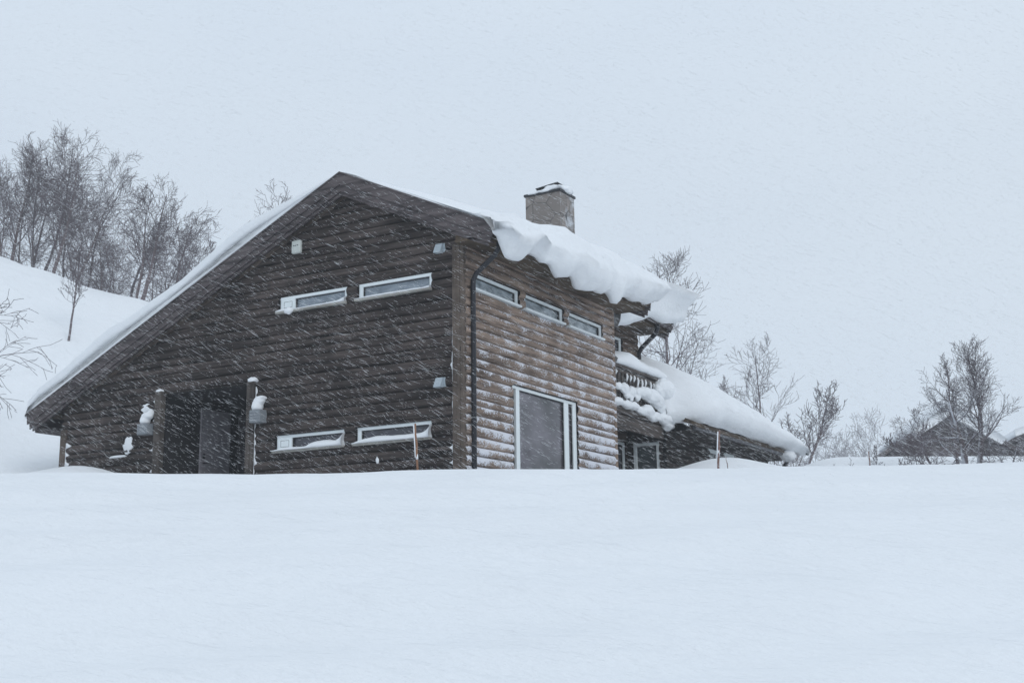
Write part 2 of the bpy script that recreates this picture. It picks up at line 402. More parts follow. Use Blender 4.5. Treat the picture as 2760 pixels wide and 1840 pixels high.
# posts
m = MB(); m.box((-7.48, -.13, -1.2), (-7.30, 0.02, 2.09)); m.build('post', WOOD_Q, cabin, bevel=.01)
m = MB(); m.box((-4.975, -.13, -1.2), (-4.79, 0.02, 2.05)); m.box((-4.91, -.15, -1.2), (-4.85, -.13, 2.04)); m.build('post', WOOD_Q, cabin, bevel=.01)
m = MB(); m.box((XL - .02, -.085, -1.2), (XL + .16, 0.03, 1.52)); m.build('corner_post', WOOD_P, cabin, bevel=.01)
m = MB(); m.box((-.175, -.085, -1.2), (-.02, .0, 4.12)); m.box((-.02, -.07, -1.2), (.05, .075, 4.1)); m.box((-.12, -.098, -1.2), (-.085, -.085, 4.1)); m.build('corner_post', WOOD_P, cabin, bevel=.008)
m = MB(); m.box((-.05, YB - .10, -1.2), (.062, YB + .02, 4.1)); m.build('corner_post', WOOD_L, cabin, bevel=.01, label='pale brown weathered corner post')

def window(P, u0, u1, z0, z1, glass, casement=None, sill=True, side='g', fw=.06, fl=None, fr=None, mull=None, sillmat=None, name='window'):
    """frame ring with sill, pane(s) and optional side casement"""
    fl = fl or fw; fr = fr or fw
    wr = empty(name); wr.parent = cabin
    def bx(m, a0, a1, b0, b1, n0, n1):
        p = P(a0, b0, n0); q = P(a1, b1, n1)
        m.box(tuple(min(i, j) for i, j in zip(p, q)), tuple(max(i, j) for i, j in zip(p, q)))
    f = MB()
    bx(f, u0, u1, z1 - fw, z1, -.10, .022)
    bx(f, u0, u0 + fl, z0, z1 - fw, -.10, .020); bx(f, u1 - fr, u1, z0, z1 - fw, -.10, .020)
    bx(f, u0 + fl, u1 - fr, z0, z0 + fw * .7, -.10, .018)
    for a, b in (mull or []): bx(f, a, b, z0 + fw * .7, z1 - fw, -.10, .016)
    f.build('frame', WHITE, wr, bevel=.004)
    g0 = u0 + fl
    if casement:
        c = MB(); bx(c, u0 + fl * .5, casement, z0 + .02, z1 - fw * .8, -.02, .030)
        c.build('casement', WHITE, wr, bevel=.004)
        l = MB(); a, b, q, r = u0 + fl + .04, casement - .07, z0 + .07, z1 - fw - .05
        for (s0, s1, t0, t1) in ((a, b, r, r + .006), (a, b, q, q + .006), (a, a + .006, q, r), (b, b + .006, q, r)): bx(l, s0, s1, t0, t1, .0305, .032)
        l.build('groove', TRIM_D, wr)
        g0 = casement
    edges = [g0] + [x for ab in (mull or []) for x in ab] + [u1 - fr]
    for i in range(0, len(edges), 2):
        g = MB(); bx(g, edges[i], edges[i + 1], z0 + fw * .7, z1 - fw, -.06, -.04); g.build('pane', glass, wr)
        # dark gasket round the glass
        t = MB(); e0, e1 = edges[i], edges[i + 1]; zb, zt = z0 + fw * .7, z1 - fw
        bx(t, e0, e1, zt - .012, zt, -.04, -.005); bx(t, e0, e0 + .012, zb, zt - .012, -.04, -.005); bx(t, e1 - .012, e1, zb, zt - .012, -.04, -.005)
        t.build('gasket', TRIM_D, wr)
    if sill:
        s = MB(); bx(s, u0 - .06, u1 + .01, z0 - .045, z0 - .003, -.08, .115); s.build('sill', sillmat or SILL, wr, bevel=.005)
    return wr
window(G, -4.25, -2.60, 3.385, 3.68, GLASS_U, casement=-3.88)
window(G, -2.315, -.65, 3.385, 3.68, GLASS_U, fl=.085)
window(G, -4.25, -2.60, .625, .928, GLASS_L, casement=-3.88)
window(G, -2.315, -.65, .625, .928, GLASS_L, fl=.085)
for a, b in ((.335, 1.985), (2.225, 3.838), (4.09, 5.688)):
    window(SD, a, b, 3.36, 3.655, GLASS_S, fr=.09, sillmat=WHITE)
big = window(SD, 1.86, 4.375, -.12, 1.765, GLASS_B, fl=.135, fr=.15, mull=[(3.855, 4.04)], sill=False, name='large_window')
m = MB(); m.box((-.10, 1.69, -1.2), (-.03, 1.86, 1.705)); m.build('reveal_board', TRIM_D, big)  # dark board put in for the reveal side: log ends and gap
m = MB(); m.box((-.06, 1.69, 1.707), (.024, 1.86, 1.766)); m.build('head_board', WHITE, big)
m = MB(); m.box((-.10, 1.86, -1.2), (.0, 4.38, -.125)); m.build('sill', SILL, big)
# lining round every opening
for a, b, c, dd in OW[:4]:
    m = MB(); m.add([(a, y, z) for y in (-.035, .15) for z in (c - .04, dd)] + [(b, y, z) for y in (-.035, .15) for z in (dd, c - .04)], [(1, 0, 2, 3), (1, 3, 6, 4), (4, 6, 7, 5), (0, 5, 7, 2)])
    m.build('lining', WOOD_W, cabin)
for a, b, c, dd in OS:
    m = MB(); m.add([(x, a, z) for x in (.035, -.15) for z in (c - .04, dd)] + [(x, b, z) for x in (.035, -.15) for z in (dd, c - .04)], [(1, 0, 2, 3), (1, 3, 6, 4), (4, 6, 7, 5), (0, 5, 7, 2)])
    m.build('lining', WOOD_W, cabin)

# roofs
def roof_block(y0, y1, dz, xr, xl, zs_r, zs_l):
    """gable roof slab, bargeboards, boxed eaves; xr/xl outer edges"""
    zr, zl = roof_z(xr) + dz, roof_z(xl) + dz
    m = MB(); T = .16
    m.prism([(xl, y0 + .03, zl), (RX, y0 + .03, RZ + dz), (xr, y0 + .03, zr), (xr, y0 + .03, zr - T * .5), (RX, y0 + .03, RZ + dz - T), (xl, y0 + .03, zl - T * .5)], (0, y1 - y0 - .06, 0))
    m.build('roof', WOOD_E, cabin)
    # roofing edge strip standing over the bargeboards
    for ya, yb, sgn in ((y0 - .045, y0 + .03, 1), (y1 - .03, y1 + .045, -1)):
        m = MB()
        for xe, ze, e2 in ((xr + .03, 0, 1), (xl - .03, 0, -1)):
            zt = roof_z(xe) + dz
            m.prism([(RX, ya, RZ + dz + .035), (xe, ya, zt + .035), (xe, ya, zt + .003), (RX, ya, RZ + dz + .003)], (0, yb - ya, 0))
        m.build('roof_edge', PIPE if sgn < 0 else WOOD_B, cabin)
        yo = y0 - .03 if sgn > 0 else y1 + .0
        m = MB()
        for xe, q in ((xr, .07), (xl, -.07)):
            zt = roof_z(xe) + dz
            def bar(t0, t1, ya2, cut, th=.028):
                xc = xe - cut * (1 if q > 0 else -1)
                m.prism([(RX, ya2, RZ + dz - t0), (xc, ya2, roof_z(xc) + dz - t0), (xc - q * (t1 - t0) * 1.5, ya2, roof_z(xc - q * (t1 - t0) * 1.5) + dz - t1), (RX, ya2, RZ + dz - t1)], (0, th, 0))
            bar(.0, .225, yo, .02); bar(.228, .36, yo + .028 * sgn if sgn > 0 else yo - .02, .09); bar(.362, .43, yo + .06 * sgn if sgn > 0 else yo - .05, .16)
        m.build('bargeboard', WOOD_B, cabin)
    # sloping soffit between wall and bargeboard + trim
    m = MB()
    for xe in (xr - .15, xl + .15):
        zt = roof_z(xe) + dz
        m.prism([(RX, y0 + .05, RZ + dz - .30), (xe, y0 + .05, zt - .30), (xe, y0 + .05, zt - .33), (RX, y0 + .05, RZ + dz - .33)], (0, max(.01, -y0 - .05 - .05), 0))
    if y0 < 0: m.build('soffit', WOOD_B, cabin)
    m = MB()
    if y0 < 0:
        for xe in (-.2, XL + .16):
            zt = roof_z(xe) + dz
            m.prism([(RX, -.075, RZ + dz - .335), (xe, -.075, zt - .335), (xe, -.075, zt - .42), (RX, -.075, RZ + dz - .42)], (0, .06, 0))
        m.build('frieze_board', WOOD_P, cabin)
    return zr, zl
XR = .85; XLE = -11.2
roof_block(-.27, 6.6, 0, XR, XLE, 4.104, 1.5)
# boxed eaves of the front block
m = MB()
for i in range(5):                           # boards run along the eave
    a = .002 + i * .132; m.box((a, -.24, 4.09), (a + .128, 6.57, 4.11))
m.box((-.02, -.24, 4.112), (.68, 6.57, 4.135))
m.build('soffit', WOOD_E, cabin)
m = MB(); m.box((.665, -.235, 4.08), (.695, 6.565, 4.33)); m.box((.70, -.2, 4.17), (.80, 6.55, 4.26)); m.build('fascia', WOOD_E, cabin)
m = MB(); m.box((XL - .62, -.24, 1.49), (XL - .02, 9.7, 1.51)); m.box((XL - .66, -.235, 1.5), (XL - .62, 9.7, 1.86)); m.build('soffit', WOOD_B, cabin)
m = MB(); m.prism([(-.02, -.205, 4.10), (.66, -.205, 4.10), (.66, -.205, roof_z(.66) - .15), (-.02, -.205, roof_z(-.02) - .15)], (0, .03, 0)); m.build('eave_end', WOOD_E, cabin)
# wall strip above the clerestory windows
# rain pipe at the near corner
m = MB(); m.tube([(.70, .12, 4.14), (.70, .12, 3.98), (.60, .14, 3.86), (.16, .20, 3.58), (.10, .20, 3.46), (.10, .20, -1.0)], .048, 10); m.build('downpipe', PIPE, cabin, smooth=True)
# second block, set back one metre
D2 = -.2
roof_block(6.63, 10.1, D2, -.12, XLE, 4.34, 1.3)
log_wall('wall', lambda u, z, n=0: (-1.0 + n, u, z), lambda z: YB, lambda z: 9.8, .2, 4.5, [(7.75, 8.87, 2.6, 4.05), (7.9, 8.90, .2, 1.48)], WOOD_M, cabin, seed=12)
m = MB(); m.box((-1.28, 9.62, .2), (-.96, 9.83, 4.35)); m.build('corner_post', WOOD_G, cabin)
m = MB()
for i in range(5): a = -.99 + i * .15; m.box((a, 6.6, 4.325), (a + .146, 10.07, 4.345))
m.box((-1.02, 6.6, 4.347), (-.26, 10.07, 4.37)); m.build('soffit', WOOD_E, cabin)
m = MB(); m.box((-.30, 6.6, 4.30), (-.27, 10.08, 4.56)); m.build('fascia', WOOD_E, cabin)
def gutter(x, z, y0, y1, r=.065, name='gutter'):
    m = MB(); n = 10
    for yy in (y0, y1):
        for k in range(n + 1):
            t = math.pi * (1 + k / n); m.v.append((x + r * math.cos(t), yy, z + r * math.sin(t)))
        for k in range(n, -1, -1):
            t = math.pi * (1 + k / n); m.v.append((x + (r - .008) * math.cos(t), yy, z + (r - .008) * math.sin(t)))
    c = 2 * n + 2
    for k in range(c): m.f.append((k, (k + 1) % c, (k + 1) % c + c, k + c))
    for yy in (0, 1): m.f += [((k + yy * c), (k + 1 + yy * c), (c - 2 - k + yy * c), (c - 1 - k + yy * c)) for k in range(n)]
    return m.build(name, WOOD_B, cabin, smooth=False)
gutter(-.18, 4.47, 6.7, 10.15, .075)
m = MB(); m.tube([(-.20, 9.35, 4.42), (-.20, 9.35, 4.30), (-.28, 9.4, 4.18), (-.80, 9.68, 3.92), (-.90, 9.74, 3.8), (-.90, 9.74, 2.6)], .058, 10); m.build('downpipe', PIPE, cabin, smooth=True)
P2 = lambda u, z, n=0: (-1.0 + n, u, z)
window(P2, 7.78, 8.86, 2.7, 4.04, GLASS_L, sill=False, fr=.1, mull=[(8.3, 8.36)])
window(P2, 7.95, 8.89, .2, 1.47, GLASS_L, sill=False, fr=.1, name='glass_door')
# balcony and patio
WY = 9.0
m = MB(); m.box((-.10, YB + .03, 1.83), (.02, WY, 2.0)); m.box((-1.0, YB + .03, 1.86), (-.10, WY, 1.98)); m.box((-.06, YB + .03, 1.49), (.0, WY + .02, 1.80)); bal_b = m.build('balcony_deck', WOOD_R, cabin)
rail = empty('balcony_railing'); rail.parent = cabin
YE = 8.72
m = MB(); m.box((-.06, YB + .03, 2.86), (.05, YE, 2.93)); m.box((-.03, YB + .03, 2.76), (.0, YE, 2.84)); m.build('top_rail', WOOD_R, rail, bevel=.008)
m = MB(); m.box((-.035, YB + .03, 2.30), (.01, YE, 2.42)); m.build('middle_rail', WOOD_R, rail, bevel=.008)
m = MB(); m.box((-.035, YB + .03, 2.04), (.01, YE, 2.10)); m.build('bottom_rail', WOOD_R, rail, bevel=.008)
for i in range(13):
    y = YB + .16 + i * .195
    m = MB(); m.box((-.075, y, 2.0), (-.04, y + .10, 2.86)); m.build('baluster', WOOD_R, rail, bevel=.004)
m = MB(); m.box((-.11, YE - .04, 2.0), (0.0, YE + .06, 2.86)); m.build('post', WOOD_R, rail)
m = MB(); m.box((-.95, WY - .10, 2.3), (0, WY - .06, 2.42)); m.box((-.95, WY - .1, 2.8), (0, WY - .05, 2.9)); m.build('side_rail', WOOD_R, rail)
# patio end wall with door and rear wing
PN = lambda u, z, n=0: (u, WY - n, z)
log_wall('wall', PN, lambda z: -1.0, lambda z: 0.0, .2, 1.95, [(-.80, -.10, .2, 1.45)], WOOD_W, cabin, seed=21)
window(PN, -.79, -.12, .2, 1.44, glass_mat('patio door glass', (.03, .04, .045), (.06, .075, .08)), sill=False, fw=.07, fl=.09, name='patio_door')
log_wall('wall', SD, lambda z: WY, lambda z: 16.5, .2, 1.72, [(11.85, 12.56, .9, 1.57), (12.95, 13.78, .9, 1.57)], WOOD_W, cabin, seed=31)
m = MB(); m.box((-9.5, 9.85, -1), (-.15, 16.5, 1.7)); m.prism([(-.3, 9.9, 1.7), (-9.5, 9.9, 1.7), (-6.5, 9.9, 4.6), (-4.5, 9.9, 4.1)], (0, 6.6, 0)); m.box((-.95, WY + .25, 0), (-.15, 9.85, 1.7)); m.build('wall', BLACK, cabin)
GLASS_W = glass_mat('small wing window glass', (.10, .12, .12), (.30, .33, .33), 4)
for a, b in ((11.86, 12.55), (12.96, 13.77)):
    window(SD, a, b, .95, 1.56, GLASS_W, sill=False, fw=.10, fr=.1)
WZ = 1.856; WXE = .80
def wing_z(x): return WZ + S * (WXE - x)
m = MB(); m.prism([(WXE, WY + .1, WZ), (-4.6, WY + .1, wing_z(-4.6)), (-4.6, WY + .1, wing_z(-4.6) - .18), (WXE, WY + .1, WZ - .10)], (0, 16.75 - WY - .1, 0)); m.prism([(-4.6, 9.9, wing_z(-4.6)), (-9.9, 9.9, 1.9), (-9.9, 9.9, 1.8), (-4.6, 9.9, wing_z(-4.6) - .18)], (0, 6.8, 0)); m.build('roof', WOOD_E, cabin)
m = MB(); m.prism([(WXE + .02, 16.74, WZ + .02), (-4.6, 16.74, wing_z(-4.6) + .03), (-4.6, 16.74, wing_z(-4.6) - .36), (WXE - .20, 16.74, wing_z(WXE - .2) - .37)], (0, .04, 0)); m.build('bargeboard', WOOD_B, cabin)
m = MB(); m.box((.01, WY + .1, 1.66), (.66, 16.72, 1.68)); m.box((.64, WY + .1, 1.63), (.67, 16.72, 1.88)); m.build('soffit', WOOD_W, cabin)
m = MB(); m.box((.675, WY + .2, 1.70), (.76, 16.6, 1.79)); m.build('gutter', plain_mat('grey gutter metal', (.10, .10, .11), .5, .2), cabin)
m = MB(); m.tube([(.70, 16.35, 1.72), (.70, 16.35, 1.62), (.62, 16.35, 1.5), (.55, 16.3, 1.42)], .045, 8); m.build('downpipe', PIPE, cabin, smooth=True)

# chimney
ch = MB(); ch.box((-1.45, 5.0, 4.6), (-.57, 5.69, 6.68)); cho = ch.build('chimney', CHIM, cabin)
m = MB(); m.box((-1.48, 4.97, 6.682), (-.545, 5.72, 6.735)); m.build('chimney_rim', PIPE, cho)
m = MB(); m.prism([(-1.20, 5.02, 6.835), (-.64, 5.02, 6.895), (-.64, 5.6, 6.90), (-1.20, 5.6, 6.84)], (0, 0, .018)); 
for x, y in ((-1.2, 5.1), (-.7, 5.1), (-.7, 5.55), (-1.2, 5.55)): m.tube([(x, y, 6.7), (x, y, 6.838)], .015, 5)
m.build('chimney_cap', PIPE, cho)

# fixtures on the gable
def wedge_lamp(x, z):
    r = empty('wall_lamp'); r.parent = cabin
    m = MB(); m.box((x + .02, -.07, z - .07), (x + .13, -.03, z + .10)); m.build('bracket', LAMP, r)
    m = MB(); m.prism([(x - .055, -.075, z + .10), (x - .055, -.10, z + .10), (x - .055, -.19, z - .085), (x - .055, -.075, z - .085)], (.15, 0, 0)); m.build('shade', LAMP, r, bevel=.004)
    return r
wedge_lamp(-.47, 4.08); wedge_lamp(-.47, 1.58)
r = empty('alarm_box'); r.parent = cabin; r['label'] = 'cream plastic box with dark lettering high under the gable'
m = MB(); m.box((-3.925, -.13, 4.51), (-3.70, -.045, 4.775)); m.build('housing', CREAM, r, bevel=.02)
m = MB()
for a, b in ((-3.875, -3.845), (-3.835, -3.80), (-3.785, -3.75)):
    m.box((a, -.132, 4.655), (b, -.1305, 4.675))
m.build('lettering', INK, r)
def slat_box(x0, x1, z0, z1):
    r = empty('wall_box'); r.parent = cabin
    m = MB(); m.box((x0, -.25, z0), (x1, -.045, z1)); m.build('casing', SLATE, r, bevel=.006)
    m = MB()
    for i in range(4):
        z = z0 + .02 + i * (z1 - z0 - .03) / 4; m.box((x0 + .01, -.262, z), (x1 - .015, -.2505, z + .045))
    m.build('slats', SLATE, r, bevel=.004)
slat_box(-7.82, -7.53, 1.20, 1.43); slat_box(-4.775, -4.50, 1.20, 1.45)

# ------------------------------------------------------------------ snow bodies
def sweep(name, secs, mat, disp=.03, ds=1.6, calm=None, **k):
    m = MB(); n = len(secs[0])
    for s in secs:
        for p in s:
            p = Vector(p)
            d = Vector((nz3(p.x * ds, p.y * ds, p.z * ds), nz3(p.x * ds + 9, p.y * ds, p.z * ds), nz3(p.x * ds, p.y * ds + 9, p.z * ds))) * disp * (calm(p) if calm else 1)
            q = p * (ds * 3.3)
            d += Vector((nz3(q.x, q.y, q.z), nz3(q.x + 5, q.y, q.z), nz3(q.x, q.y + 5, q.z))) * (disp * .30 * (calm(p) if calm else 1))
            m.v.append(tuple(p + d))
    for j in range(len(secs) - 1):
        for i in range(n):
            i2 = (i + 1) % n
            m.f.append((j * n + i, j * n + i2, (j + 1) * n + i2, (j + 1) * n + i))
    m.f.append(tuple(range(n))); m.f.append(tuple(range((len(secs) - 1) * n, len(secs) * n))[::-1])
    return m.build(name, mat, smooth=True, **k)
# cornice bottom height along the eave (Y, z) and how far it reaches
BOT = [(-.45, 4.20), (-.40, 4.12), (-.2, 4.02), (0, 3.85), (.13, 3.76), (.4, 3.78), (.53, 3.86), (.68, 3.95), (1.09, 3.97), (1.26, 3.94), (1.62, 3.99), (1.72, 3.86), (1.84, 3.78), (2.0, 3.82), (2.36, 3.92),
       (2.58, 3.95), (2.76, 3.81), (3.05, 3.76), (3.54, 3.82), (3.82, 3.88), (4.0, 3.96), (4.2, 3.9), (4.33, 3.78), (4.6, 3.84), (4.81, 3.95), (5.1, 4.04), (5.4, 4.03), (5.84, 4.08), (6.3, 4.18), (6.6, 4.25)]
TOP = [(-.5, 4.42), (-.2, 4.56), (.68, 4.74), (1.4, 4.78), (2.05, 4.88), (2.65, 4.97), (4, 5.0), (5.34, 5.04), (6.6, 5.05)]
def main_sections():
    secs = []; y = -.42
    while y < 6.62:
        s = []
        zb, zt = lerp_tab(BOT, y) + .035 * nz3(0, y * 6.5, 2.2), smooth_tab(TOP, y)
        e = sm(-.46, -.12, y) ** .5                         # rounding at the gable edge
        yy = y
        back = -.02 if y < -.26 else 0
        # left eave, over the ridge, to the right lip, and back under
        tl = .20 + .36 * e
        for xx in (-11.36, -11.5, -11.42, -11.2):
            pass
        left = [(-11.10, .005), (-11.30, -.02), (-11.40, .10), (-11.30, .10 + tl * .55), (-11.0, tl * .95)]
        for x, t in left: s.append((x, max(y, -.20), roof_z(x) + t))
        xx = -10.6
        while xx < RX - .2:
            th = tl * (1 + .30 * nz3(xx * .5, y * .4, 2) + .16 * nz3(xx * 1.6, y * .8, 6)) * (1 - .70 * sm(-5.0, RX - .2, xx) * (1 - .55 * sm(0, 1.5, y)))
            s.append((xx, max(y, -.19 + .03 * nz3(xx * 1.3, 0, 8)), roof_z(xx) + th)); xx += .42
        s.append((RX, max(y, -.18), RZ + .05 + .22 * sm(-.2, 1.6, y)))
        xx = RX + .3
        while xx < .45:
            tgt = zt - roof_z(.6)
            th = .06 + (tgt - .06) * sm(RX, .7, xx) * (.25 + .75 * sm(-.3, .6, y)) + .20 * sm(-.2, 1.6, y) * sm(.6, -2, xx)
            s.append((xx, max(y, -.18 - .07 * sm(-.4, .4, xx)), roof_z(xx) + th * (1 + .06 * nz3(xx, y, 5)))); xx += .34
        bul = .22 * nz3(0, y * .8, 3.3) + .11 * nz3(0, y * 2.3, 1.3)
        ex = .10 + .24 * e + .10 * sm(1, 6, y)
        fold = .05 * nz3(4, y * 3.5, .3)
        s += [(.60, y, zt + .03), (.80, y, zt - .06 + fold), (.93 + ex * .15, y, zt - .20), (.94 + ex * .40 + bul * .3, y, zt - .34 - fold), (.93 + ex * .72 + bul * .7, y, (zt + zb) / 2 + fold * .6), (.91 + ex * 1.05 + bul * 1.2 - fold, y, (zt + zb) / 2 - .15),
              (.90 + ex * .8 + bul, y, zb + .20), (.90 + ex * .5 + bul * .4, y, zb + .08), (.90 + ex * .22, y, zb), (.875, y, zb + .015), (.868, y, min(4.22, zb + .16)), (.866, y, 4.285)]
        if y < -.3: s[-12:] = [(px if px < .8 else .86 + (px - .86) * (.4 + .6 * sm(-.45, -.25, y)), py, pz) for px, py, pz in s[-12:]]
        s += [(.6, max(y, -.25), roof_z(.6) + .012), (RX, max(y, -.25), RZ + .02), (-11.0, max(y, -.25), roof_z(-11.0) + .01)]
        secs.append(s); y += .085 if y < 6.4 else .07
    return secs
ms = main_sections(); nn = {len(s) for s in ms}
sweep('roof_snow', ms, SNOW_R, .085, 1.9, calm=lambda p: 1 if p.x > .5 else .25, label='thick wind-packed snow on the main gable roof with a scalloped cornice over the long eave', cat='roof snow')
# second block snow
B2 = [(6.5, 3.70), (6.73, 3.83), (7.1, 3.94), (7.5, 4.08), (8.1, 4.25), (8.5, 4.39), (9, 4.40), (9.3, 4.42), (9.8, 4.50), (10.3, 4.6)]
secs = []; y = 6.66
while y < 10.42:
    zb = smooth_tab(B2, y); e = sm(10.5, 9.8, y) ** .5
    bul = .08 * nz3(3, y * 1.4, .3); zt = 5.35 + .12 * sm(6.6, 9.5, y); ex = .35 + .25 * sm(7, 10, y)
    s = [(-11.1, y, roof_z(-11.1) + D2 + .01), (-11.3, y, roof_z(-11.3) + D2 + .1), (-11.2, y, roof_z(-11.2) + D2 + .3)]
    xx = -10.5
    while xx < -1.3:
        s.append((xx, y, roof_z(xx) + D2 + .40 + .3 * sm(-4, -1, xx) + .05 * nz3(xx, y, 1))); xx += .6
    s += [(-.7, y, zt + .12), (-.35, y, zt + .03), (-.1, y, zt - .05), (-.05 + ex * .6, y, zt - .12 * e), (-.02 + ex * 1.0, y, zt - .24), (-.05 + ex * .78 + bul, y, zt - .36), (-.07 + ex * .45 + bul, y, (zb + zt) / 2 - .08), (-.07 + ex * .36, y, zb + .16),
          (-.08 + ex * .2, y, zb), (-.13, y, zb + .03), (-.14, y, 4.52), (-.4, y, roof_z(-.4) + D2 + .012), (RX, y, RZ + D2 + .02)]
    secs.append(s); y += .12
sweep('roof_snow', secs, SNOW_R, .04, 1.7, label='deep snow cap on the set-back upper roof behind the main eave', cat='roof snow')
# rear wing snow
WB = [(8.9, 1.93), (9.6, 1.9), (9.95, 1.86), (10.2, 1.95), (11.0, 1.90), (12, 1.90), (13, 1.87), (14.5, 1.85), (16, 1.84), (17.0, 1.80)]
WT = [(8.9, 3.18), (9.5, 3.16), (11, 3.06), (13, 2.95), (15, 2.72), (16.4, 2.42), (17.0, 2.15), (17.35, 1.98)]
secs = []; y = 8.84
while y < 17.4:
    zb, zt = smooth_tab(WB, y), smooth_tab(WT, y)
    e = sm(17.45, 16.6, y) ** .5; e0 = sm(8.5, 9.7, y) ** .6
    bul = .07 * nz3(6, y * 1.2, .3)
    thk = (zt - wing_z(.6)) * (.45 + .55 * sm(8.6, 10.3, y))
    s = [(-4.5, y, wing_z(-4.5) + .01), (-4.5, y, wing_z(-4.5) + .5 * thk)]
    for xx in (-3.9, -3.3, -2.7, -2.1, -1.6, -1.1, -.7, -.35, 0):
        s.append((xx, y, wing_z(xx) + thk * (1 - .12 * sm(-1, -4, xx)) + .04 * nz3(xx, y, 2)))
    ex = .10 + .26 * e * e0
    s += [(.35, y, wing_z(.35) + thk * .97), (.62, y, wing_z(.6) + .9 * thk), (.80, y, wing_z(.6) + .7 * thk), (.84 + ex * .7, y, wing_z(.6) + .46 * thk + bul), (.85 + ex + bul, y, zb + .30 * thk), (.84 + ex * .8 + bul, y, zb + .12), (.84 + ex * .4, y, zb + .02),
          (.815, y, zb), (.81, y, 1.875), (.4, y, wing_z(.4) + .012), (-2, y, wing_z(-2) + .012)]
    s = [((-1.2 + (px + 1.2) * (.42 + .58 * e0) if px > -1.2 else px), py, pz) for px, py, pz in s]
    secs.append(s); y += .12
sweep('roof_snow', secs, SNOW_R, .04, 1.5, label='metre-thick snow slab on the low rear wing roof beside the balcony', cat='roof snow')
# balcony: snow heaped over the railing
def blob(name, c, r, seed=0, mat=SNOW, amp=.22, n=(20, 14), fr=1.6, **k):
    m = MB(); nu, nv = n
    for j in range(nv + 1):
        ph = math.pi * j / nv
        for i in range(nu):
            th = 2 * math.pi * i / nu
            d = Vector((math.sin(ph) * math.cos(th), math.sin(ph) * math.sin(th), math.cos(ph)))
            q = 1 + amp * nz3(d.x * fr + seed, d.y * fr, d.z * fr + c[1] * .3) + amp * .4 * nz3(d.x * 4 + seed, d.y * 4, d.z * 4)
            m.v.append((c[0] + d.x * r[0] * q, c[1] + d.y * r[1] * q, c[2] + d.z * r[2] * q))
    for j in range(nv):
        for i in range(nu):
            i2 = (i + 1) % nu; m.f.append((j * nu + i, (j + 1) * nu + i, (j + 1) * nu + i2, j * nu + i2))
    return m if name is None else m.build(name, mat, smooth=True, **k)
BT = [(6.3, 3.18), (6.86, 3.26), (7.2, 3.35), (7.45, 3.33), (7.75, 3.24), (8.2, 3.22), (8.8, 3.22), (9.2, 3.18)]
secs = []; y = YB + .05
while y < 9.15:
    zt = smooth_tab(BT, y); bul = .03 * nz3(1, y * 2, 1)
    s = [(-.97, y, 2.02), (-.97, y, zt + .12), (-.6, y, zt + .09), (-.25, y, zt + .03), (-.02, y, zt - .03), (.08 + bul, y, zt - .12), (.115 + bul, y, 3.04), (.09, y, 2.96), (.03, y, 2.94), (-.07, y, 2.945), (-.12, y, 2.93), (-.42, y, 2.86), (-.62, y, 2.5), (-.66, y, 2.02)]
    secs.append(s); y += .1
sweep('balcony_snow', secs, SNOW, .02, 2.2, label='smooth snow filling the balcony and rounded over its top rail', cat='balcony snow')
def merge_blobs(name, lst, **k):
    m = MB()
    for i, (c, r) in enumerate(lst):
        b = blob(None, c, (tuple(q * f for q, f in zip(r, (.84, 1.12, .80))) if 'balcony' in k.get('label', '') else r), seed=i * 3.3 + len(lst)); m.add(b.v, b.f)
    o = m.build(name, SNOW, smooth=True, **k)
    md = o.modifiers.new('fuse', 'REMESH'); md.mode = 'VOXEL'; md.voxel_size = .016; md.use_smooth_shade = True
    s2 = o.modifiers.new('soft', 'SMOOTH'); s2.iterations = 3; s2.factor = .6
    return o
merge_blobs('snow_clump', [((.08, 8.95, 2.70), (.26, .36, .32)), ((.06, 8.72, 2.62), (.17, .26, .22)), ((.04, 9.1, 2.48), (.15, .18, .16))], label='big rounded snow ball at the end of the balcony top rail', cat='snow clump', group='snow clumps on the balcony')
merge_blobs('snow_clump', [((.06, 7.55, 2.42), (.14, .26, .15)), ((.08, 7.85, 2.44), (.17, .3, .19)), ((.09, 8.2, 2.40), (.19, .34, .22)), ((.08, 8.5, 2.34), (.17, .3, .22)), ((.06, 8.75, 2.24), (.14, .24, .18)), ((.05, 8.9, 2.12), (.12, .18, .14)), ((.05, 7.42, 2.3), (.09, .12, .13))],
            label='long bulging snow clump on the right half of the balcony middle rail', cat='snow clump', group='snow clumps on the balcony')
merge_blobs('snow_clump', [((.05, 6.42, 2.42), (.10, .14, .11)), ((.06, 6.72, 2.40), (.12, .17, .16)), ((.05, 6.86, 2.30), (.09, .13, .15)), ((.05, 7.16, 2.38), (.10, .13, .17)), ((.05, 7.10, 2.24), (.06, .08, .12))],
            label='small snow clumps on the left half of the balcony middle rail', cat='snow clump', group='snow clumps on the balcony')
merge_blobs('snow_clump', [((.05, 6.4, 2.07), (.11, .2, .12)), ((.06, 6.85, 2.05), (.12, .24, .13)), ((.06, 7.2, 2.06), (.12, .22, .12)), ((.07, 7.6, 2.0), (.12, .25, .12)), ((.07, 7.95, 2.04), (.15, .26, .19)), ((.07, 8.2, 1.95), (.12, .2, .16)),
             ((.06, 8.45, 1.97), (.11, .2, .15)), ((.06, 8.7, 1.98), (.12, .2, .13)), ((.09, 9.0, 1.95), (.21, .30, .21)), ((.1, 9.08, 1.82), (.17, .2, .15))],
            label='lumpy row of snow along the balcony deck edge ending in a ball', cat='snow clump', group='snow clumps on the balcony')
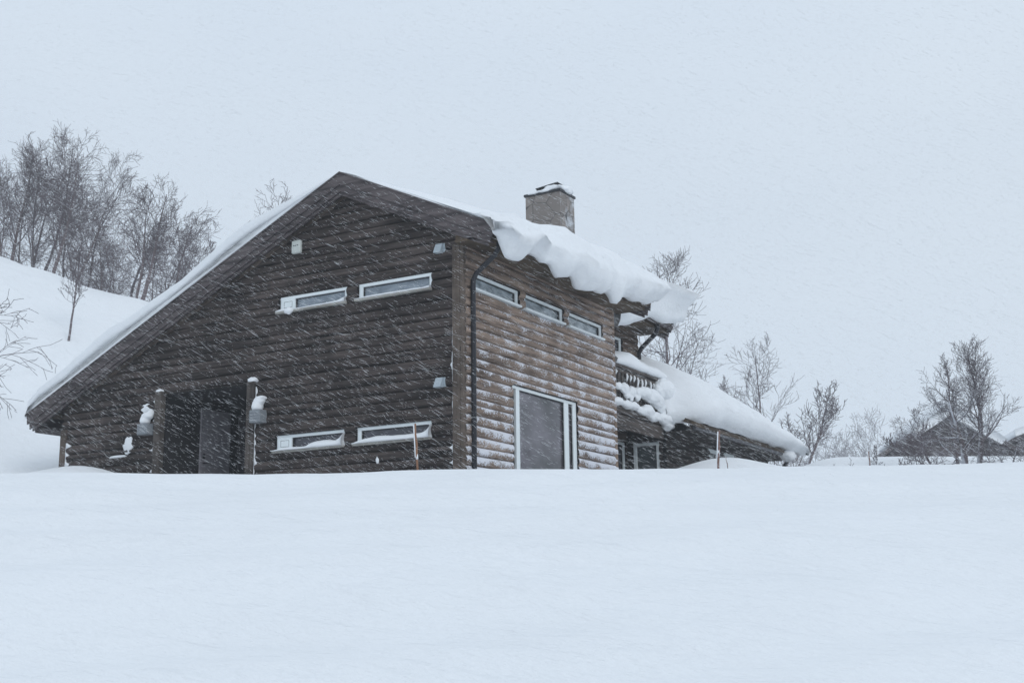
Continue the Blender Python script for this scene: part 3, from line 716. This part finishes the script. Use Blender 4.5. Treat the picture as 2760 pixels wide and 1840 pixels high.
# icicle-like snow between the balusters
for i, yy in enumerate((6.42, 7.0, 7.2, 7.4, 7.6, 7.83, 8.03, 8.33, 8.52)):
    h_ = (.12, .2, .16, .16, .26, .28, .2, .25, .24)[i]; z0 = 2.80 - .01 * (i % 3)
    m = MB(); m.tube([(.0, yy, z0 + .0), (.01, yy + .015, z0 - h_ * .35), (.0, yy, z0 - h_ * .75), (0, yy - .01, z0 - h_)], [.02, .032, .022, .003], 8)
    m.build('snow_tuft', SNOW, smooth=True, label='slim tuft of snow hanging between the upper balusters', cat='snow tuft', group='snow tufts between the balusters')

# snow on sills (u0,u1, table of height) and other patches
def sill_snow(P, u0, u1, zb, tab, depth=.12, label='', disp=.006):
    secs = []; n = 26
    for i in range(n + 1):
        u = u0 + (u1 - u0) * i / n; h = max(.006, smooth_tab(tab, (u - u0) / (u1 - u0)))
        h += .006 * nz3(u * 3, 0, 0)
        secs.append([P(u, zb, -.03), P(u, zb + h, -.03), P(u, zb + h * .97, .02), P(u, zb + h * .72, depth * .75), P(u, zb + h * .32, depth), P(u, zb - .002, depth)])
    return sweep('sill_snow', secs, SNOW, disp, 5, label=label, cat='sill snow', group='snow lying on the gable window sills')
o1 = sill_snow(G, -4.30, -2.60, 3.384, [(0, .03), (.1, .07), (.2, .03), (.6, .04), (.9, .06), (1, .12)], label='thin snow on the upper left gable window sill with a lump under the panel')
sill_snow(G, -2.36, -.65, 3.384, [(0, .01), (.15, .04), (.5, .05), (.9, .04), (1, .06)], label='thin even snow on the upper gable window sill nearer the corner post')
sill_snow(G, -4.31, -2.60, .624, [(0, .02), (.2, .06), (.5, .055), (.56, .12), (.75, .14), (.9, .12), (.97, .2), (1, .28)], .16, label='drifted snow on the lower left gable window sill rising towards its right end')
sill_snow(G, -2.37, -.65, .624, [(0, .02), (.15, .09), (.3, .12), (.6, .10), (.88, .11), (.96, .17), (1, .27)], .15, label='drifted snow on the lower gable window sill behind the orange cane')
blob('snow_clump', (-3.95, -.13, 3.36), (.10, .06, .07), 4, label='little snow clump slipping off the upper left gable sill', cat='snow clump')
merge_blobs('snow_lump', [((-4.66, -.15, 1.53), (.125, .12, .11)), ((-4.62, -.14, 1.64), (.12, .11, .09)), ((-4.56, -.13, 1.69), (.09, .10, .045))], label='tall snow cap on the slatted box right of the porch', cat='snow lump')
merge_blobs('snow_lump', [((-7.70, -.15, 1.50), (.11, .12, .09)), ((-7.64, -.14, 1.60), (.14, .11, .08)), ((-7.56, -.12, 1.66), (.07, .08, .07))], label='snow cap on the slatted box left of the porch', cat='snow lump')
blob('snow_lump', (-7.39, -.06, 2.10), (.095, .09, .045), 2, amp=.15, label='small snow cap on the left porch post', cat='snow lump')
blob('snow_lump', (-4.87, -.06, 2.08), (.115, .09, .065), 9, amp=.25, label='small leaning snow cap on the right porch post', cat='snow lump')
def edge_snow(name, x, y, z0, z1, wmax, seed, dx=-1, spikes=(), **k):
    m = MB(); z = z0; rows = []
    while z <= z1:
        wv = max(.006, wmax * (.35 + .9 * nz3(seed, 0, z * 2.1) + .5 * nz3(seed, 3, z * 7)))
        for sz, sw in spikes: wv += sw * math.exp(-((z - sz) / .035) ** 2)
        rows.append((z, wv)); z += .03
    for z, wv in rows:
        m.v += [(x, y, z), (x, y - .035, z), (x + dx * wv, y - .02, z), (x + dx * wv, y, z)]
    for j in range(len(rows) - 1):
        for i in range(4): m.f.append((j * 4 + i, j * 4 + (i + 1) % 4, j * 4 + 4 + (i + 1) % 4, j * 4 + 4 + i))
    return m.build(name, SNOW, smooth=True, **k)
edge_snow('snow_seam', -.176, -.04, -.3, 2.95, .03, 1.7, -1, ((.38, .16), (.16, .12), (1.9, .03)), label='thin line of packed snow along the left edge of the front corner post', cat='snow seam')
edge_snow('snow_seam', -4.785, -.04, .2, 1.95, .045, 4.2, 1, ((.75, .05), (.42, .06)), label='broken snow seam on the right side of the right porch post', cat='snow seam')
edge_snow('snow_seam', -7.485, -.04, .2, 2.0, .06, 8.8, -1, ((1.9, .08), (1.75, .05), (.9, .16), (.45, .10), (1.5, .06)), label='ragged snow seam left of the left porch post', cat='snow seam')
edge_snow('snow_seam', XL + .165, -.04, .35, 1.25, .05, 2.4, 1, ((1.15, .14), (.95, .10), (.75, .16), (.58, .16)), label='snow wedged in the log ends at the left corner of the gable', cat='snow seam')
blob('snow_patch', (-8.25, -.05, 1.05), (.14, .03, .18), 5, amp=.4, label='white snow blotch stuck on the logs under the left slatted box', cat='snow patch')
blob('snow_patch', (-8.55, -.05, .82), (.26, .025, .03), 6, amp=.2, label='thin snow streak on a log left of the porch', cat='snow patch')
blob('snow_patch', (-7.78, -.05, 1.78), (.16, .03, .09), 15, amp=.4, label='snow smear above the left slatted box', cat='snow patch')
blob('snow_patch', (-1.83, -.05, .30), (.035, .02, .09), 11, amp=.3, label='small snow spot on the logs below the lower windows', cat='snow patch')
# snow on the chimney
m1 = [((-1.0, 5.34, 6.75), (.50, .40, .07)), ((-.80, 5.32, 6.80), (.34, .38, .10)), ((-1.25, 5.3, 6.74), (.26, .38, .06)), ((-.62, 5.3, 6.80), (.12, .32, .07))]
merge_blobs('snow_lump', m1, label='snow crust on the chimney top around its metal cap', cat='snow lump')
# line of snow on the wing gutter
m = MB(); m.tube([(.735, 10.4 + i * .2, 1.80 + .015 * nz3(0, i * .3, 1)) for i in range(26)], [.022 + .02 * max(0, nz3(0, i * .5, 5)) for i in range(26)], 7); m.build('gutter_snow', SNOW, smooth=True, label='thin snow line lying in the gutter of the rear wing', cat='gutter snow')
blob('snow_clump', (.78, 16.1, 1.72), (.20, .42, .17), 17, label='snow clump drooping over the far end of the wing gutter', cat='snow clump')

# ------------------------------------------------------------------ marker canes
def cane(name, base, top, r, mat, band=None, **k):
    o = empty(name, base, **k)
    b = Vector(base); t = Vector(top) - b
    m = MB(); pts = [t * (i / 6) + Vector((.006 * math.sin(i * 2.1), .004 * math.cos(i * 3), 0)) for i in range(7)]
    m.tube(pts, [r] * 6 + [r * .8], 8); m.build('shaft', mat, o, smooth=True)
    if band:
        for a, b2 in band:
            m = MB(); m.tube([t * a, t * b2], r * 1.12, 8); m.build('reflector', REFL, o, smooth=True)
    m = MB(); m.tube([t * .45 + Vector((-r, -r, 0)), t * .98 + Vector((-r, -r, 0))], r * .6, 6); m.build('frost', SNOW, o, smooth=True)
    return o
def P3(px, py, v): d = ray(px, py); return C + d * (v / d.dot(FH))
b_ = P3(1128, 1275, 15.6); cane('marker_cane', b_ - Vector((0, 0, .15)), P3(1119, 1141, 15.6), .014, STAKE, [(.42, .5)], label='orange-brown snow marker cane standing before the gable wall', cat='marker cane')
b_ = P3(1934, 1268, 20.2); cane('marker_cane', b_ - Vector((0, 0, .15)), P3(1939, 1160, 20.2), .019, STAKE2, [(.5, .6)], label='tall red-brown marker cane in front of the rear wing', cat='marker cane')
b_ = P3(1966, 1268, 20.6); cane('marker_cane', b_ - Vector((0, 0, .15)), P3(1956, 1229, 20.6), .007, STAKE2, label='short thin leaning stick right of the tall cane', cat='marker cane')
b_ = P3(2346, 1266, 22); cane('marker_cane', b_ - Vector((0, 0, .15)), P3(2341, 1216, 22), .013, STAKE2, label='thin stake alone on the snow field at right', cat='marker cane')

# ------------------------------------------------------------------ birches
class Tree:
    def __init__(s, seed): s.r = random.Random(seed); s.t = MB(); s.c = MB()
    def branch(s, p, d, L, r, lv, maxlv, up=.12, wob=.35, kids=(9, 6, 5, 3), minr=.006, start=.25):
        n = (9, 6, 4, 3, 2)[lv]; seg = L / n; pts = [p.copy()]; rad = [r]; dirs = [d.copy()]
        for i in range(n):
            j = Vector((s.r.gauss(0, 1), s.r.gauss(0, 1), s.r.gauss(0, .6))) * wob * (.55 if lv == 0 else 1) * .5
            d = (d + j + Vector((0, 0, up))).normalized()
            p = p + d * seg; pts.append(p.copy()); dirs.append(d.copy()); rad.append(max(minr, r * (1 - .85 * (i + 1) / n)))
        (s.t if lv == 0 else s.c).tube(pts, rad, (7, 5, 4, 3, 3)[lv], cap=False)
        if lv >= maxlv: return
        k = max(1, int(kids[lv] * s.r.uniform(.8, 1.25)))
        for q in range(k):
            f = start + (1 - start) * (q + s.r.random()) / k; f = min(f, .97)
            i = min(n - 1, int(f * n)); tt = f * n - i
            pp = pts[i].lerp(pts[i + 1], tt); dd = dirs[i + 1]
            a = dd.orthogonal().normalized(); b = dd.cross(a); th = s.r.uniform(0, 2 * math.pi)
            sp = s.r.uniform(.55, 1.05) if lv else s.spread * s.r.uniform(.75, 1.2)
            nd = (dd * math.cos(sp) + (a * math.cos(th) + b * math.sin(th)) * math.sin(sp)).normalized()
            ll = (L * (s.lf * (1.15 - .75 * f)) if lv == 0 else L * s.r.uniform(.38, .62) * (1.15 - .4 * f))
            rr = max(minr, rad[i] * (.42 if lv == 0 else .55))
            s.branch(pp, nd, ll, rr, lv + 1, maxlv, s.up, .38, kids, minr, .12)
tree_no = [0]
def tree(base, h, lean=(0, 0), spread=.75, lf=.5, up=.13, stems=1, kids=(13, 7, 5, 3), maxlv=3, r=.07, minr=.006, start=.25, mats=(BARK, BARK2), label='', group=None, fan=.25, name='birch_tree', cat='tree', wob=.33, hf=.93):
    tree_no[0] += 1
    T = Tree(tree_no[0] * 17 + 3); T.spread = spread; T.lf = lf; T.up = up
    o = empty(name, base, label=label, cat=cat, group=group)
    for k in range(stems):
        a = 2 * math.pi * k / max(1, stems) + T.r.random()
        off = Vector((math.cos(a), math.sin(a), 0))
        hk = h * (1 if k == 0 else T.r.uniform(.7, .95))
        d = (Vector((0, 0, 1)) + RH * lean[0] + FH * lean[1] + off * (fan if stems > 1 else 0)).normalized()
        T.branch(off * (r * 1.2 if stems > 1 else 0) - Vector((0, 0, .3)), d, hk * hf, r * (1 if k == 0 else .75), 0, maxlv, .04 if abs(lean[0]) < .25 else .09, wob * .55, kids, minr, start)
    T.t.build('trunk', mats[0], o, smooth=True); T.c.build('crown', mats[1], o, smooth=True)
    return o
def th(px, v, ytop):                          # height that reaches photo row ytop
    b = spot(px, v); t = P3(px, ytop, v); return b, t.z - b.z
LG = 'leafless birches on the left slope'
left = [  # px, dist, ytop, lean, stems, label
 (-22, 50, 350, .05, 2, 'bare birch cut by the left edge of the photo on the slope'),
 (30, 52, 338, .04, 2, 'tall bare birch with forked tip, second from the left edge'),
 (66, 50, 312, .03, 2, 'tallest bare birch, its tip the highest point of the left slope'),
 (104, 49, 372, .28, 1, 'bare birch with thin trunk leaning strongly right'),
 (146, 52, 392, .12, 2, 'dense bare birch in the middle of the left thicket'),
 (205, 53, 402, .05, 1, 'bare birch with crooked crown rising at the right of the thicket'),
 (236, 56, 600, .22, 1, 'low bare birch leaning right beyond the snow mound'),
 (282, 58, 640, .10, 2, 'low spreading birch between the thicket and the tall slope birch'),
 (326, 46, 560, .10, 1, 'bare birch with snowy curved trunk left of the tall slope birch'),
 (350, 45, 462, .22, 2, 'tall pointed bare birch close above the cabin roof slope'),
 (428, 50, 545, .10, 2, 'round bare birch right of the tall pointed one'),
 (468, 54, 640, .15, 2, 'low bushy birch disappearing behind the cabin roof'),
]
for i, (px, v, yt, ln, st, lab) in enumerate(left):
    b, h = th(px, v, yt)
    tree(b, h, (ln, 0), (.62, .95, .75, .85)[i % 4], (.46, .58, .5)[i % 3], (.10, .04, .07)[i % 3], st, (15, 7, 6, 3), 3, (.085, .06, .075)[i % 3], .0062, (.18, .1, .25)[i % 3], (BARK3 if i % 3 == 2 else BARK, BARK2), lab, LG, .22, hf=.87, wob=(.33, .5, .42)[i % 3])
for i, (px, v, yt) in enumerate(((-50, 60, 460), (55, 64, 500), (120, 62, 500), (175, 66, 520), (255, 64, 640), (385, 60, 640))):
    b, h = th(px, v, yt)
    tree(b, h, (.1, 0), .7, .5, .1, 1, (13, 7, 5, 3), 3, .06, .0065, .1, wob=.5, label=('faint birch in the second row %s' % ('at the left picture edge', 'behind the forked-tip birch', 'behind the strongly leaning trunk', 'behind the crooked crown', 'behind the low spreading birch', 'behind the round slope birch')[i]), group=LG, fan=.3)
b, h = th(165, 38, 650); tree(b, h, (-.03, 0), .50, .42, .2, 1, (16, 6, 4, 2), 3, .045, .005, .40, label='slim young birch standing alone on open snow with bare lower trunk', group=LG)
b, h = th(-105, 30, 780); tree(b, h, (.05, 0), 1.25, .75, -.05, 1, (9, 6, 5, 3), 3, .09, .006, .35, label='birch whose drooping branches reach in from the left edge', group=LG)
b, h = th(580, 44, 560); tree(b, h, (.05, 0), .4, .3, .2, 2, (9, 5, 3, 2), 3, .03, .006, .5, label='small twiggy birch tip peeping over the left roof slope', fan=.1)
b, h = th(590, 44, 470); tree(b, h, (.30, 0), .6, .38, .03, 1, (10, 5, 4, 2), 3, .05, .006, .6, label='bent birch branch arching right above the left roof slope')
# right of the cabin
b, h = th(1812, 42, 650); tree(b, h, (-.03, 0), .95, .38, .10, 1, (20, 7, 5, 3), 3, .10, .006, .42, label='big bare birch rising behind the set-back roof and its gutter', wob=.3)
b, h = th(1765, 46, 860); tree(b, h, (.05, 0), .8, .4, .1, 2, (11, 6, 4, 3), 3, .05, .006, .4, label='birch crown seen through the gap above the balcony')
b, h = th(1870, 46, 1010); tree(b, h, (.1, 0), 1.0, .5, .05, 2, (10, 6, 4, 3), 3, .04, .006, .3, label='low tangled birch crown right above the wing snow', fan=.5)
b, h = th(1925, 50, 1008); tree(b, h, (.0, 0), .6, .4, .1, 2, (10, 6, 4, 3), 3, .05, .009, .4, label='small birch top just showing over the wing snow')
b, h = th(2036, 48, 905); tree(b, h, (-.02, 0), .85, .45, .10, 1, (16, 6, 5, 3), 3, .07, .006, .35, label='bare birch with wide branches behind the end of the rear wing', wob=.4)
b, h = th(2110, 46, 1090); tree(b, h, (.1, 0), .8, .5, .1, 3, (9, 6, 4, 3), 3, .03, .007, .15, label='bushy young birches at the far end of the wing roof', fan=.5)
b, h = th(2160, 38, 1045); tree(b, h * 1.15, (.62, 0), .9, .5, .12, 1, (14, 6, 4, 3), 3, .06, .007, .3, label='wind-bent birch leaning right beyond the wing', wob=.45)
b, h = th(2270, 230, 1120); tree(b, h, (0, 0), .95, .6, .06, 3, (14, 7, 5, 3), 3, .2, .03, .15, label='faint rounded birch clump fading in the snowfall', fan=.5)
b, h = th(2215, 210, 1150); tree(b, h, (0, 0), .8, .5, .1, 3, (12, 6, 4, 3), 3, .18, .03, .15, label='faint scrub left of the faded birch clump', fan=.5)
b, h = th(2430, 34, 1135); tree(b, h, (.1, 0), .7, .55, .12, 4, (8, 6, 4, 2), 3, .02, .006, .1, label='twiggy bush left of the neighbour cabin', fan=.55)
b, h = th(2358, 30, 1165); tree(b, h, (.02, 0), .6, .35, .15, 1, (9, 4, 3, 2), 3, .014, .005, .2, label='thin sapling on the bank above the lone stake')
RM = 'snow-plastered birches before the neighbour cabin'
b, h = th(2598, 27, 985); tree(b, h, (.03, 0), 1.05, .60, .05, 1, (15, 8, 6, 3), 3, .085, .0038, .12, (BARK3, BARK3), 'thick snow-plastered birch trunk standing before the neighbour cabin', RM, wob=.4)
b, h = th(2632, 29, 893); tree(b, h, (.10, 0), .75, .42, .12, 1, (22, 8, 6, 3), 3, .07, .0036, .28, (BARK3, BARK2), 'tallest birch crown at right before the neighbour cabin', RM, wob=.3)
b, h = th(2585, 28.5, 930); tree(b, h, (-.16, 0), .6, .30, .12, 1, (15, 7, 5, 3), 3, .04, .0036, .35, (BARK, BARK2), 'slim birch stem left of the tallest right crown', RM)
b, h = th(2520, 29, 1070); tree(b, h, (-.35, 0), .9, .6, .08, 1, (12, 7, 5, 3), 3, .03, .0036, .15, (BARK3, BARK2), 'low birch with branches sweeping left before the neighbour roof', RM, .35)
b, h = th(2690, 28, 1130); tree(b, h, (.25, 0), 1.1, .8, .0, 2, (8, 6, 5, 3), 3, .03, .0036, .15, (BARK3, BARK3), 'low snowy birch branches spreading to the right edge', RM, .5)
b, h = th(2520, 24.5, 1195); tree(b, h * 1.7, (-.9, 0), .8, .6, .05, 3, (8, 5, 4, 2), 3, .014, .0045, .1, label='bent shrub with dark branches sweeping left over the bank', name='shrub', cat='shrub', fan=.3)
for px, yt, ln, lab in ((2243, 1222, .2, 'little twig shrub poking from the bank left of the lone stake'), (2290, 1242, .8, 'flat twig tuft bent over the snow by the lone stake'), (2383, 1228, .3, 'little forked shrub right of the lone stake')):
    b, h = th(px, 24.5, yt); tree(b, h * 1.25, (ln, 0), .6, .6, .1, 3, (5, 4, 3, 2), 2, .007, .004, .1, label=lab, name='shrub', cat='shrub', fan=.5)

# ------------------------------------------------------------------ neighbour cabins
def far_cabin(pa, v, wl, wr, hr, label, slope_l, ry):
    base = spot(pa, v); o = empty('neighbour_cabin', base, label=label, cat='cabin'); o.rotation_euler = (0, 0, ry)
    m = MB(); e = .3
    m.prism([(-wl + e, 0, -1.5), (wr - e, 0, -1.5), (wr - e, 0, hr - slope_l * (wr - e) ), (0, 0, hr), (-wl + e, 0, hr - slope_l * (wl - e))], (0, 7, 0)); m.build('wall', WOOD_F, o)
    m = MB(); m.prism([(-wl, -.3, hr - slope_l * wl + .05), (0, -.3, hr + .05), (wr, -.3, hr - slope_l * wr + .05), (wr, -.3, hr - slope_l * wr + .25), (0, -.3, hr + .27), (-wl, -.3, hr - slope_l * wl + .25)], (0, 7.6, 0)); m.build('roof', WOOD_F, o)
    return o, base
WOOD_F = wood_mat('dark neighbour cladding', (.06, .052, .056), (.16, .14, .14), frost=.85)  # frost and pale tone also stand in for haze over the distance
nc, nb = far_cabin(2560, 50, 2.55, 3.3, 2.7, 'dark neighbour cabin with low gable behind the birches at right', .62, .42)
ns = empty('roof_snow', nb, label='grey-white snow hump on the neighbour cabin ridge', cat='roof snow'); ns.rotation_euler = (0, 0, .42)
secs = []
for j in range(16):
    y = -.28 + j * .5; s = []
    e = min(1, (j + .4) / 1.2)
    for i in range(15):
        x = -1.5 + 3.6 * i / 14; s.append((x, y, 3.0 - .62 * abs(x) + (.08 + .42 * e * math.sin(math.pi * i / 14) ** .6)))
    s = [(x, y - .35, z - (.1 if j == 0 else 0)) for x, y, z in s]
    dr = .34 if j == 0 else .3 if j == 1 else 0
    s += [(1.9, y - .35, 2.975 - .62 * 1.9 - dr), (0, y - .35, 2.98 - dr), (-1.4, y - .35, 2.975 - .62 * 1.4 - dr)]
    secs.append(s)
q = sweep('snow_layer', secs, SNOW_R, .03); q.parent = ns
nc2, nb2 = far_cabin(2990, 60, 4.3, 5, 3.6, 'second dark cabin partly cut by the right edge of the photo', .30, .35)
ns2 = empty('roof_snow', nb2, label='flat snow layer on the cabin cut by the right edge', cat='roof snow'); ns2.rotation_euler = (0, 0, .35)
secs = []
for j in range(12):
    y = -.25 + j * .65; s = [(x, y, 3.88 - .30 * abs(x) + .35) for x in [-4.2 + .6 * i for i in range(16)]]
    s += [(4.6, y, 3.87 - .3 * 4.6), (0, y, 3.89), (-4.2, y, 3.87 - .3 * 4.2)]; secs.append(s)
q = sweep('snow_layer', secs, SNOW_R, .04); q.parent = ns2

# ------------------------------------------------------------------ driving snow: small wind-drawn flakes through the air
def flakes(n=250000, seed=3):
    rg = np.random.default_rng(seed)
    # a slab of air between the viewpoint and the far side of the cabin
    v = 6.0 + 26 * rg.random(n) ** .6; u = (rg.random(n) * 2 - 1) * (v * .47 + 1.0); z = -3.2 + rg.random(n) ** 1.7 * (v * .44 + 3.0)
    pos = np.array(C)[None, :] * [1, 1, 0] + u[:, None] * np.array(RH) + v[:, None] * np.array(FH); pos[:, 2] = z
    gust = np.sin(pos[:, 0] * .9 + pos[:, 2] * 1.7 + 2 * np.sin(pos[:, 1] * .5)) * np.sin(pos[:, 1] * .8 - pos[:, 2] * 1.1 + 1.5 * np.sin(pos[:, 0] * .35))
    keep0 = rg.random(n) < .62 + .38 * gust
    keep = (pos[:, 0] > .9) | (pos[:, 1] < -.35) | (pos[:, 2] > 7.4)          # open air only, not inside the cabin
    keep &= keep0
    pos = pos[keep]; v = v[keep]; n = len(pos)
    wind = np.array(RH) * .85 + np.array(FH) * -.15 + np.array((0, 0, -.47)); wind /= np.linalg.norm(wind)
    d = wind + rg.normal(0, .13, (n, 3)); d /= np.linalg.norm(d, axis=1)[:, None]
    ln = rg.gamma(2.6, .014, n).clip(.010, .13); r = (.0004 + .0011 * rg.random(n) ** 2.2) * (v / 11)
    a = np.cross(d, np.array((0, 0, 1.0))); a /= np.linalg.norm(a, axis=1)[:, None]; b = np.cross(d, a)
    V = np.empty((n, 5, 3)); c3 = [0, 2 * math.pi / 3, 4 * math.pi / 3]
    V[:, 0] = pos - d * ln[:, None]; V[:, 4] = pos + d * ln[:, None]
    for k in range(3): V[:, k + 1] = pos + (a * math.cos(c3[k]) + b * math.sin(c3[k])) * r[:, None]
    F = np.array([[0, 1, 2], [0, 2, 3], [0, 3, 1], [4, 2, 1], [4, 3, 2], [4, 1, 3]])
    FF = (F[None] + (np.arange(n) * 5)[:, None, None]).reshape(-1, 3)
    me = bpy.data.meshes.new('falling_snow'); me.vertices.add(n * 5); me.vertices.foreach_set('co', V.ravel())
    me.loops.add(len(FF) * 3); me.loops.foreach_set('vertex_index', FF.ravel().astype(np.int32)); me.polygons.add(len(FF))
    me.polygons.foreach_set('loop_start', np.arange(len(FF), dtype=np.int32) * 3); me.polygons.foreach_set('loop_total', np.full(len(FF), 3, np.int32))
    me.update()
    m = bpy.data.materials.new('snowflakes'); m.use_nodes = True; n_ = m.node_tree; n_.nodes.clear()
    oo = n_.nodes.new('ShaderNodeOutputMaterial'); ms_ = n_.nodes.new('ShaderNodeMixShader'); df = n_.nodes.new('ShaderNodeBsdfDiffuse'); tl = n_.nodes.new('ShaderNodeBsdfTranslucent')
    for q in (df, tl): q.inputs[0].default_value = (.97, .98, .99, 1)
    n_.links.new(df.outputs[0], ms_.inputs[1]); n_.links.new(tl.outputs[0], ms_.inputs[2]); n_.links.new(ms_.outputs[0], oo.inputs[0])
    me.materials.append(m); o = bpy.data.objects.new('falling_snow', me); COL.objects.link(o)
    tag(o, label='wind-driven snow falling slantwise across the whole scene', cat='falling snow', kind='stuff')
flakes()

# ------------------------------------------------------------------ haze
HZ = MB(); HZ.box((-420, -330, -6.5), (520, 560, 42))
hm = bpy.data.materials.new('snow haze'); hm.use_nodes = True; hn = hm.node_tree; hn.nodes.clear()
ho = hn.nodes.new('ShaderNodeOutputMaterial'); hv = hn.nodes.new('ShaderNodeVolumePrincipled')
hv.inputs['Color'].default_value = (.93, .96, 1.0, 1); hv.inputs['Density'].default_value = .0012; hv.inputs['Anisotropy'].default_value = 0.0
hn.links.new(hv.outputs[0], ho.inputs['Volume'])
hz = HZ.build('haze', hm, kind='stuff', label='pale snowfall haze filling the air', cat='haze')
